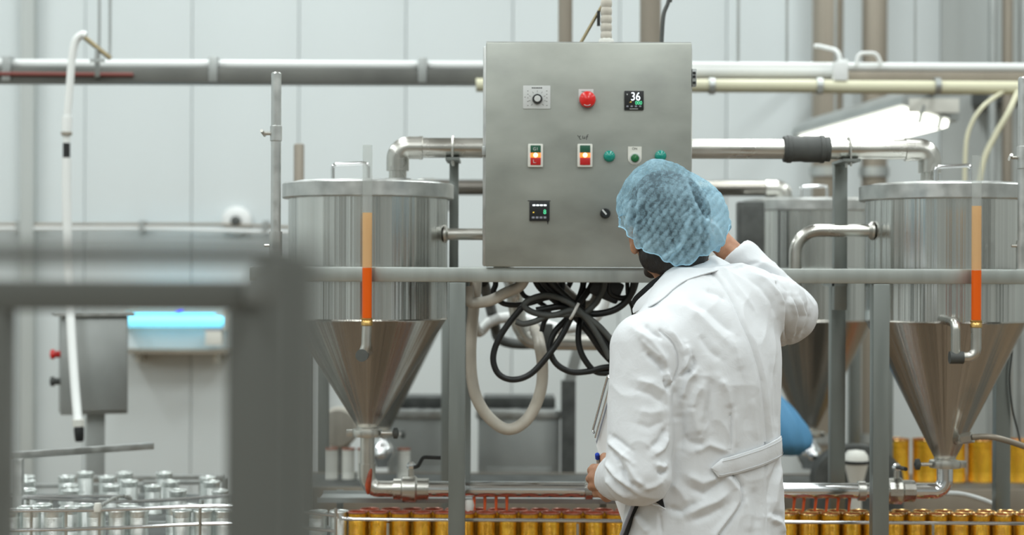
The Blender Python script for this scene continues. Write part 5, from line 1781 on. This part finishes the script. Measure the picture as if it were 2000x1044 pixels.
Cf.put(torso, (0.1, 3.6, 0.54), (0.88, 4.4, 1.54), 0.005)
Cf.cap(LSH + V((0.03, 0.03, 0.0)), RSH + V((-0.02, 0.0, 0.0)), 0.072, 0.070, 0.05)
# right sleeve
CUR = P(1448, 503, 4.285)
Cf.cap(RSH, RSH.lerp(REL, 0.55), 0.080, 0.078, 0.035)
Cf.cap(RSH.lerp(REL, 0.5), REL, 0.076, 0.066, 0.02)
Cf.cap(REL + V((-0.03, -0.02, -0.012)), REL + V((-0.005, 0.01, -0.004)), 0.066, 0.066, 0.02)
Cf.cap(REL, CUR, 0.066, 0.047, 0.02)
dR = (CUR - REL).normalized()
Cf.cap(CUR + dR * 0.012, CUR + dR * 0.06, 0.037, 0.037, 0.006, 's')
# left sleeve
Cf.cap(LSH, LEL, 0.081, 0.066, 0.022)
Cf.cap(LSH.lerp(LEL, 0.45), LEL, 0.0715, 0.067, 0.012)
Cf.cap(LEL, LWR, 0.067, 0.052, 0.015)
Cf.cap(LEL + V((0.012, 0.0, -0.004)), LEL + V((0.008, 0.02, -0.01)), 0.058, 0.056, 0.015)
dL = (LWR - LEL).normalized()
Cf.cap(LWR + dL * 0.004, LWR + dL * 0.07, 0.047, 0.047, 0.003, 's')
cv, cq = Cf.mesh()
del Cf
cv = relax(cv, cq, 2, 0.5)
cn = vnormals(cv, cq)
px, py = to_px(cv)
view = A3((0, 0, H)) - cv
view /= np.linalg.norm(view, axis=1, keepdims=True)
fac = np.clip((cn * view).sum(1) * 2.5 + 0.25, 0, 1)
arm = np.zeros(len(cv))
FOLDS = [  # points, sigma px, mm outward
 # centre back seam and pleat
 ([(1387, 529), (1410, 557), (1430, 592), (1449, 635), (1464, 670), (1476, 707), (1485, 744), (1491, 799), (1496, 863), (1496, 912), (1496, 967), (1498, 1044)], 3.2, -3.4, 0),
 ([(1396, 529), (1420, 557), (1440, 592), (1458, 635), (1473, 670), (1485, 707), (1494, 744), (1500, 799), (1505, 863)], 7, 2.2, 0),
 ([(1416, 524), (1432, 552), (1455, 582), (1478, 612)], 5, 2.5, 1), ([(1408, 530), (1424, 556), (1446, 590)], 4, -2.2, 1),
 # left armhole
 ([(1290, 645), (1305, 658), (1317, 672), (1324, 692), (1325, 718), (1318, 742), (1306, 755)], 3.0, -3.6, 0),
 ([(1300, 640), (1316, 655), (1330, 675), (1335, 700)], 5, 3, 1),
 ([(1339, 668), (1346, 695), (1332, 728)], 6, 6.5, 1), ([(1352, 690), (1356, 712), (1340, 735)], 5, -5, 1),
 ([(1362, 720), (1343, 742), (1330, 782)], 7, 6, 1), ([(1325, 735), (1340, 728), (1352, 722)], 4, -4, 1),
 ([(1372, 748), (1360, 770), (1352, 800)], 8, 4, 1), ([(1322, 750), (1318, 790), (1322, 830)], 9, -4, 1),
 ([(1260, 686), (1289, 712), (1300, 735)], 6, -6, 1), ([(1235, 640), (1272, 666), (1297, 700), (1302, 725)], 8, 4.5, 1),
 ([(1250, 660), (1278, 690), (1292, 705)], 5, 3, 1), ([(1256, 632), (1275, 650), (1298, 662)], 6, -3.5, 1),
 ([(1302, 725), (1305, 740), (1312, 748)], 4, 6, 1), ([(1297, 738), (1300, 752), (1306, 765)], 4, -5, 1),
 ([(1240, 740), (1275, 750), (1302, 768)], 8, 3.2, 1), ([(1235, 758), (1270, 770), (1300, 790)], 7, -2.8, 1),
 # back, broad slanting folds
 ([(1350, 589), (1381, 606), (1410, 632), (1442, 656)], 9, -3.5, 1), ([(1340, 600), (1372, 622), (1402, 650), (1430, 678)], 10, 3.2, 1),
 ([(1364, 650), (1387, 684), (1412, 704)], 8, -3.2, 1), ([(1375, 566), (1400, 575), (1420, 588)], 6, -3, 1), ([(1300, 590), (1340, 600), (1370, 620)], 12, 2.0, 1),
 ([(1387, 725), (1391, 759), (1383, 802), (1390, 850)], 9, -4, 1), ([(1405, 735), (1420, 765), (1428, 800)], 9, 4, 1), ([(1372, 735), (1376, 780), (1370, 830)], 8, 3, 1),
 ([(1440, 690), (1452, 740), (1460, 800), (1462, 850)], 12, -3, 1), ([(1425, 655), (1440, 690), (1450, 730)], 8, 2.5, 1),
 ([(1428, 800), (1428, 845), (1428, 880)], 3.4, -4, 1), ([(1436, 800), (1437, 840), (1437, 878)], 6, 2.5, 1),
 ([(1349, 790), (1358, 820), (1366, 852)], 11, 4.5, 1), ([(1335, 845), (1345, 862), (1380, 872)], 9, -4, 1), ([(1352, 882), (1386, 868), (1425, 882)], 7, 4, 1), ([(1330, 800), (1333, 840), (1330, 880)], 8, -3.5, 1),
 ([(1468, 770), (1474, 820), (1480, 866)], 7, 2.2, 1), ([(1510, 700), (1515, 760), (1512, 840)], 9, -2.5, 1),
 # right shoulder and sleeve
 ([(1467, 532), (1496, 548), (1519, 575), (1532, 606)], 5, 4, 1), ([(1455, 540), (1484, 560), (1506, 590), (1516, 625)], 6, -3.2, 1), ([(1484, 524), (1519, 543), (1538, 568), (1544, 600)], 5, -3.6, 1),
 ([(1519, 552), (1534, 586), (1535, 629), (1538, 674)], 3.8, -6.5, 0), ([(1527, 590), (1528, 630), (1529, 668)], 6, 3.5, 1),
 ([(1540, 572), (1553, 615), (1546, 664)], 5, 5.5, 1), ([(1547, 580), (1560, 618), (1552, 660)], 4, -5, 1), ([(1554, 575), (1570, 615), (1556, 655)], 5, 5, 1), ([(1563, 590), (1578, 618), (1566, 655)], 4, -4, 1),
 ([(1545, 545), (1565, 570), (1580, 600)], 6, 3.5, 1), ([(1475, 508), (1508, 522), (1540, 540)], 6, 3, 1), ([(1480, 522), (1500, 528), (1530, 545)], 4, -3.4, 1), ([(1440, 524), (1470, 514), (1490, 512)], 4, -3, 1),
 # left forearm and elbow
 ([(1185, 858), (1215, 886), (1236, 905)], 5, 5.5, 1), ([(1190, 848), (1212, 862), (1235, 880)], 5, -4, 1), ([(1180, 897), (1202, 929), (1245, 957)], 5, 5.5, 1), ([(1184, 915), (1206, 945), (1240, 968)], 4, -5, 1),
 ([(1180, 930), (1205, 957), (1232, 975)], 4.5, 4.5, 1), ([(1208, 905), (1225, 940), (1247, 955)], 5, -6, 1), ([(1218, 893), (1240, 935), (1262, 950)], 6, 4, 1), ([(1195, 880), (1215, 908), (1226, 930)], 4, -4, 1),
 ([(1267, 878), (1289, 860), (1303, 832)], 6, -5, 1), ([(1275, 890), (1295, 875), (1304, 850)], 5, 4, 1), ([(1284, 918), (1294, 926), (1304, 918)], 4, -5, 1), ([(1280, 905), (1295, 912), (1303, 905)], 5, 4, 1),
 ([(1255, 955), (1280, 948), (1298, 935)], 6, 3, 1), ([(1245, 800), (1270, 806), (1300, 800)], 9, 2.5, 1), ([(1240, 825), (1268, 835), (1300, 820)], 8, -2.5, 1),
 # skirt
 ([(1434, 926), (1449, 950), (1449, 978), (1438, 999), (1406, 1044)], 3.4, -6, 0), ([(1424, 934), (1440, 956), (1440, 980), (1428, 1002), (1396, 1044)], 7, 4.5, 0),
 ([(1341, 948), (1375, 964), (1425, 928)], 8, -4.5, 1), ([(1338, 925), (1372, 942), (1410, 930)], 9, 4, 1), ([(1300, 991), (1332, 998), (1366, 978)], 7, -5, 1), ([(1328, 1010), (1358, 994), (1400, 978), (1430, 955)], 9, 4.5, 1),
 ([(1310, 940), (1330, 960), (1345, 985)], 10, 3.0, 1), ([(1345, 1018), (1385, 1005), (1420, 985)], 8, -3.5, 1),
 ([(1522, 894), (1507, 937), (1499, 986)], 6, -4.5, 1), ([(1530, 900), (1516, 945), (1510, 1000)], 7, 4.5, 1), ([(1501, 1010), (1523, 1021), (1532, 1044)], 6, 6, 1), ([(1505, 1000), (1528, 1005), (1538, 1020)], 5, -5, 1),
 ([(1470, 945), (1478, 985), (1480, 1035)], 9, -3.5, 1), ([(1455, 965), (1462, 1005), (1460, 1044)], 8, 3, 1), ([(1240, 1000), (1250, 1020), (1270, 1044)], 8, 4, 1), ([(1288, 1000), (1290, 1020), (1292, 1044)], 3.5, -2.5, 1),
]
disp = 0.0016 * noise3(cv, (16, 16, 9), 5.3) + 0.0009 * noise3(cv, (42, 42, 24), 2.2)
ridge = 1 - np.abs(noise3(cv, (11, 11, 6.5), 9.4)) * 2
disp += 0.0028 * np.clip(ridge, 0, 1) ** 3
fd = np.zeros(len(cv))
for pts, sg, amp, taper in FOLDS:
    x0, x1 = min(p[0] for p in pts) - 4 * sg, max(p[0] for p in pts) + 4 * sg
    y0, y1 = min(p[1] for p in pts) - 4 * sg, max(p[1] for p in pts) + 4 * sg
    m = (px > x0) & (px < x1) & (py > y0) & (py < y1) & (fac > 0)
    if not m.any():
        continue
    d, t = seg_field(pts, px[m], py[m])
    env = np.clip(np.sin(np.pi * np.clip(t, 0.06, 0.94)) * 1.7, 0, 1) if taper else 1.0
    # sharper crest than a bell curve, as in pressed cotton
    prof = np.exp(-(d / sg) ** 2) * 0.55 + 0.45 * np.exp(-np.abs(d) / (0.8 * sg))
    fd[m] += amp * 0.00165 * prof * env * fac[m]
cv = cv + cn * (disp + fd)[:, None]

def coat_mat():
    m = bpy.data.materials.new('white_cotton_coat')
    m.use_nodes = True
    nt = m.node_tree
    N, L = nt.nodes, nt.links
    b = N['Principled BSDF']
    b.inputs['Base Color'].default_value = (0.70, 0.72, 0.74, 1)
    b.inputs['Roughness'].default_value = 0.75
    b.inputs['Specular IOR Level'].default_value = 0.25
    b.inputs['Sheen Weight'].default_value = 0.1
    tc = N.new('ShaderNodeTexCoord')
    n = N.new('ShaderNodeTexNoise')
    n.inputs['Scale'].default_value = 420
    n.inputs['Detail'].default_value = 2
    n2 = N.new('ShaderNodeTexNoise')
    n2.inputs['Scale'].default_value = 38
    n2.inputs['Detail'].default_value = 4
    n2.inputs['Distortion'].default_value = 1.2
    b1, b2 = N.new('ShaderNodeBump'), N.new('ShaderNodeBump')
    b1.inputs['Strength'].default_value = 0.15
    b1.inputs['Distance'].default_value = 0.001
    b2.inputs['Strength'].default_value = 0.22
    b2.inputs['Distance'].default_value = 0.004
    for q in (n, n2):
        L.new(tc.outputs['Object'], q.inputs['Vector'])
    L.new(n.outputs[0], b1.inputs['Height'])
    L.new(n2.outputs[0], b2.inputs['Height'])
    L.new(b2.outputs[0], b1.inputs['Normal'])
    L.new(b1.outputs[0], b.inputs['Normal'])
    return m
M['coat'] = coat_mat()
coat = npmesh('lab_coat', cv, cq, M['coat'], man)
coat['label'] = 'long white cotton work coat'
bvh = BVHTree.FromPolygons([tuple(p) for p in cv], [tuple(int(i) for i in f_) for f_ in cq])
def on_coat(px_, py_, lift=0.0, default=3.9):
    d = (P(px_, py_, 5.0) - V((0, 0, H))).normalized()
    hit = bvh.ray_cast(V((0, 0, H)), d)
    if hit[0] is None:
        return P(px_, py_, default), V((0, -1, 0))
    return hit[0] + hit[1] * lift, hit[1]

def ribbon(mb, lower, upper, nrm, th, nu=1):
    """a thick strip between two point rows"""
    n_ = len(lower)
    rows = []
    for i in range(n_):
        a, b, nn_ = lower[i], upper[i], nrm[i]
        ring_ = [a.lerp(b, k / 4) + nn_ * (th * (1 if 0 < k < 4 else 0.6)) for k in range(5)] + [b.lerp(a, k / 4) - nn_ * th * 0.2 for k in range(5)]
        rows.append(ring_)
    k = len(rows[0])
    vs = [q for r in rows for q in r]
    fs = [(i * k + j, i * k + (j + 1) % k, (i + 1) * k + (j + 1) % k, (i + 1) * k + j) for i in range(n_ - 1) for j in range(k)]
    fs += [tuple(range(k))[::-1], tuple((n_ - 1) * k + j for j in range(k))]
    return mb.add(vs, fs)

# half belt on the back
bel_u = spline([V((1408, 895, 0)), V((1440, 886, 0)), V((1490, 869, 0)), (V((1526, 850, 0)))], 8)
bel_l = spline([V((1400, 931, 0)), V((1445, 921, 0)), V((1494, 905, 0)), (V((1529, 886, 0)))], 8)
lo_, up_, nr_ = [], [], []
q0, n0 = on_coat(1388, 914, 0.004)
lo_.append(q0); up_.append(q0 + V((0, 0, 0.002))); nr_.append(n0)
for a, b in zip(bel_l, bel_u):
    q1, n1 = on_coat(a.x, a.y, 0.004)
    q2, n2 = on_coat(b.x, b.y, 0.004)
    lo_.append(q1); up_.append(q2); nr_.append((n1 + n2).normalized())
for rows in (lo_, up_):          # smooth out creases underneath
    for _ in range(3):
        for i in range(2, len(rows) - 1):
            rows[i] = rows[i] * 0.5 + (rows[i - 1] + rows[i + 1]) * 0.25
for _ in range(3):
    for i in range(1, len(nr_) - 1):
        nr_[i] = (nr_[i] * 2 + nr_[i - 1] + nr_[i + 1]).normalized()
mb = MB()
ribbon(mb, lo_, up_, nr_, 0.005)
belt = mb.build('half_belt', M['coat'], coat, 60)
mb = MB()
for rows, k in ((lo_, 0.12), (up_, 0.12)):
    oth = up_ if rows is lo_ else lo_
    mb.tube([rows[i].lerp(oth[i], k) + nr_[i] * 0.0052 for i in range(1, len(rows))], 0.0006, 5)
mb.build('stitching', M['coat'], coat, 60)

# collar
CL = [(1431, 519, 4.05), (1420, 524, 4.0), (1400, 530, 3.96), (1370, 538, 3.91), (1340, 549, 3.89), (1315, 566, 3.88), (1295, 584, 3.88), (1270, 600, 3.90), (1247, 607, 3.93), (1238, 612, 3.97)]
CU = [(1394, 499, 4.07), (1388, 501, 4.04), (1372, 507, 4.01), (1345, 519, 3.97), (1318, 532, 3.955), (1298, 544, 3.95), (1280, 556, 3.955), (1260, 574, 3.97), (1245, 588, 3.99), (1237, 602, 4.01)]
lo_, up_, nr_ = [], [], []
for (a, b, y_), (c, d, y2) in zip(CL, CU):
    q1, n1 = on_coat(a, b, 0.002, y_)
    if abs(q1.y - y_) > 0.08:
        q1 = P(a, b, y_)
    lo_.append(q1)
    up_.append(P(c, d, max(y2, q1.y + 0.03)))
lo_, up_ = spline(lo_, 4), spline(up_, 4)
for i in range(len(lo_)):
    t_ = lo_[min(i + 1, len(lo_) - 1)] - lo_[max(i - 1, 0)]
    n_ = t_.cross(up_[i] - lo_[i]).normalized()
    if n_.y > 0: n_ = -n_
    nr_.append(n_)
mb = MB()
ribbon(mb, lo_, up_, nr_, 0.0028)
mb.build('collar', M['coat'], coat, 60)
# lapel roll down the left front and hidden neck filler
mb = MB()
inn = [p.lerp(P(1335, 560, 4.04), 0.12) + V((0, 0.02, -0.006)) for p in up_]
inn2 = [p + V((-0.017, 0.002, 0.012)) for p in inn]
ribbon(mb, inn, inn2, nr_, 0.004)
mb.build('undershirt_collar', M['shirt'], man, 60)

# pressed seams: narrow flaps sewn onto the back
def seam(name, pts, off, th=0.0016, lift=0.0):
    ln = spline([V((x, y, 0)) for x, y in pts], 5)
    lo, up, nr = [], [], []
    for i, p in enumerate(ln):
        d = (ln[min(i + 1, len(ln) - 1)] - ln[max(i - 1, 0)]).normalized()
        q = p + V((-d.y, d.x, 0)) * off
        a, n1 = on_coat(p.x, p.y, lift)
        b, n2 = on_coat(q.x, q.y, -0.002)
        lo.append(a); up.append(b); nr.append((n1 + n2).normalized())
    for rows in (lo, up, nr):
        for _ in range(2):
            for i in range(1, len(rows) - 1):
                rows[i] = rows[i] * 0.5 + (rows[i - 1] + rows[i + 1]) * 0.25
    mb = MB()
    ribbon(mb, lo, up, [n.normalized() for n in nr], th)
    return mb.build(name, M['coat'], coat, 60)
seam('back_seam', [(1387, 532), (1410, 557), (1430, 592), (1449, 635), (1464, 670), (1476, 707), (1485, 744), (1491, 799), (1496, 862)], 10)
seam('back_seam', [(1496, 914), (1496, 967), (1498, 1013), (1499, 1050)], 10)
seam('armhole_seam', [(1296, 650), (1308, 660), (1318, 674), (1324.5, 692), (1325, 716), (1318, 740)], -9.0, 0.0013)
seam('pleat_edge', [(1434, 928), (1447, 948), (1449, 978), (1438, 999), (1406, 1044)], 12.0, 0.0022)
seam('pleat_edge', [(1428, 812), (1428, 845), (1428, 876)], 10.0, 0.0012)

# pocket slit by the left elbow, dark trousers showing
ys = on_coat(1306, 985, 0.0, 3.85)[0].y - 0.003
tri = [(1291, 946), (1293, 968), (1299, 993), (1287, 984), (1270, 974), (1278, 958)]
mb = MB()
mb.add([P(x, y, ys + (1306 - x) * 0.0004) for x, y in tri] + [P(x, y, ys + 0.012) for x, y in tri], [(0, 1, 2, 3, 4, 5), (11, 10, 9, 8, 7, 6)] + [(i, 6 + i, 6 + (i + 1) % 6, (i + 1) % 6) for i in range(6)])
mb.build('pocket_slit', M['trouser'], coat, 0)
mb = MB()
mb.tube(spline([P(x, y, ys - 0.002) for x, y in ((1262, 972), (1274, 984), (1288, 988), (1300, 994))], 5), 0.0022, 6)
mb.build('pocket_hem', M['coat'], coat, 60)

# trousers and shoes (mostly below the frame)
Tf = Field((0.2, 3.55, 0.03), (0.75, 4.35, 0.95), 0.008)
Sf = Field((0.2, 3.55, -0.016), (0.75, 4.40, 0.16), 0.007)
for s_ in (-1, 1):
    hip = pel + tr * (0.095 * s_) + V((0, 0, -0.06))
    kn = hip + tf * 0.02 + V((0, 0, -0.40)) + tr * 0.015 * s_
    an = V((kn.x, kn.y, 0.10)) - tf * 0.02
    Tf.cap(hip, kn, 0.098, 0.075, 0.03)
    Tf.cap(kn, an, 0.075, 0.066, 0.02)
    toe = an + tf * 0.16 + tr * 0.02 * s_
    Sf.cap(V((an.x, an.y, 0.046)) - tf * 0.03, V((toe.x, toe.y, 0.040)), 0.045, 0.039, 0.02)
    Sf.cap(V((an.x, an.y, 0.05)), V((an.x, an.y, 0.10)), 0.046, 0.046, 0.02)
Sf.put(lambda X, Y, Z: 0.0 - Z + 0 * X + 0 * Y + 0.0, (-1, 3, -0.1), (1, 5, 0.0), 0.004, 's')
v_, q_ = Tf.mesh()
npmesh('trousers', v_, q_, M['trouser'], man)
v_, q_ = Sf.mesh()
npmesh('shoes', v_, q_, M['shoe'], man)

# ---- clipboard, paper and pen
A_, Bc, Cc_ = P(1196, 748, 4.05), P(1164, 862, 4.16), P(1229, 1052, 4.02)
eu, ev = (A_ - Bc), (Cc_ - Bc)
nb_ = eu.cross(ev).normalized()
if nb_.y > 0: nb_ = -nb_
t = thing('clipboard', 'clipboard with white paper held against the belly in the left hand', 'clipboard', Bc)
ew, el = eu.normalized(), ev.normalized()
wd, ln = eu.length * 1.25, ev.length
mb = MB()
mb.prism([(0, 0), (wd, 0), (wd, ln), (0, ln)], Bc, ew, el, -nb_, 0.004)
mb.build('board', M['key_grey'], t, 0)
mb = MB()
mb.prism([(0.001, 0.012), (wd - 0.006, 0.012), (wd - 0.006, ln + 0.004), (0.001, ln + 0.004)], Bc + nb_ * 0.0003, ew, el, nb_, 0.003)
mb.build('paper', M['paper'], t, 0)
mb = MB()
b0 = Bc + nb_ * 0.012
mb.tube(fillet([b0 + ew * 0.03, b0 + ew * 0.03 + el * -0.010, b0 + ew * (wd - 0.03) + el * -0.010, b0 + ew * (wd - 0.03)], 0.006), 0.003, 8)
mb.tube([b0 + ew * 0.03 + el * 0.012, b0 + ew * (wd - 0.03) + el * 0.012], 0.003, 8)
mb.build('clip', M['chrome'], t)
t2 = thing('folder', 'dark-edged grey folder corner poking out under the left elbow', 'folder', P(1237, 1010, 3.86))
a0, b0_ = on_coat(1246, 992, 0.014, 3.80)[0], on_coat(1228, 1046, 0.014, 3.86)[0]
a0 += (a0 - b0_) * 0.25
b0_ += (b0_ - a0) * 0.1
e1 = (b0_ - a0)
mb = MB()
mb.add([a0, b0_, b0_ + V((0.016, 0.01, 0.002)), a0 + V((0.016, 0.012, 0.0)), a0 + V((0, 0.02, 0)), b0_ + V((0, 0.02, 0)), b0_ + V((0.016, 0.02, 0.002)), a0 + V((0.016, 0.02, 0))],
       [(0, 1, 2, 3), (4, 7, 6, 5), (0, 4, 5, 1), (1, 5, 6, 2), (2, 6, 7, 3), (3, 7, 4, 0)])
mb.build('cover', M['rubber'], t2, 0)
MB().tube([a0 + V((-0.004, -0.002, -0.004)), b0_ + V((-0.004, -0.002, 0.006))], 0.004, 8).build('spine', M['key_grey'], t2)
t = thing('pen', 'white pen with blue cap held in the left hand', 'pen', P(1167, 892, 4.0))
a, b = P(1166.5, 887, 3.985), P(1172, 935, 4.03)
d = (b - a)
MB().cyl(a + d * 0.18, b, 0.0046, 0.004, 12).build('barrel', M['plastic_white'], t)
MB().lathe([(0.0035, -0.002), (0.0055, 0.0), (0.0058, 0.006), (0.0058, 0.013)], a - d.normalized() * 0.001, d, 14).build('cap', M['pen_blue'], t)
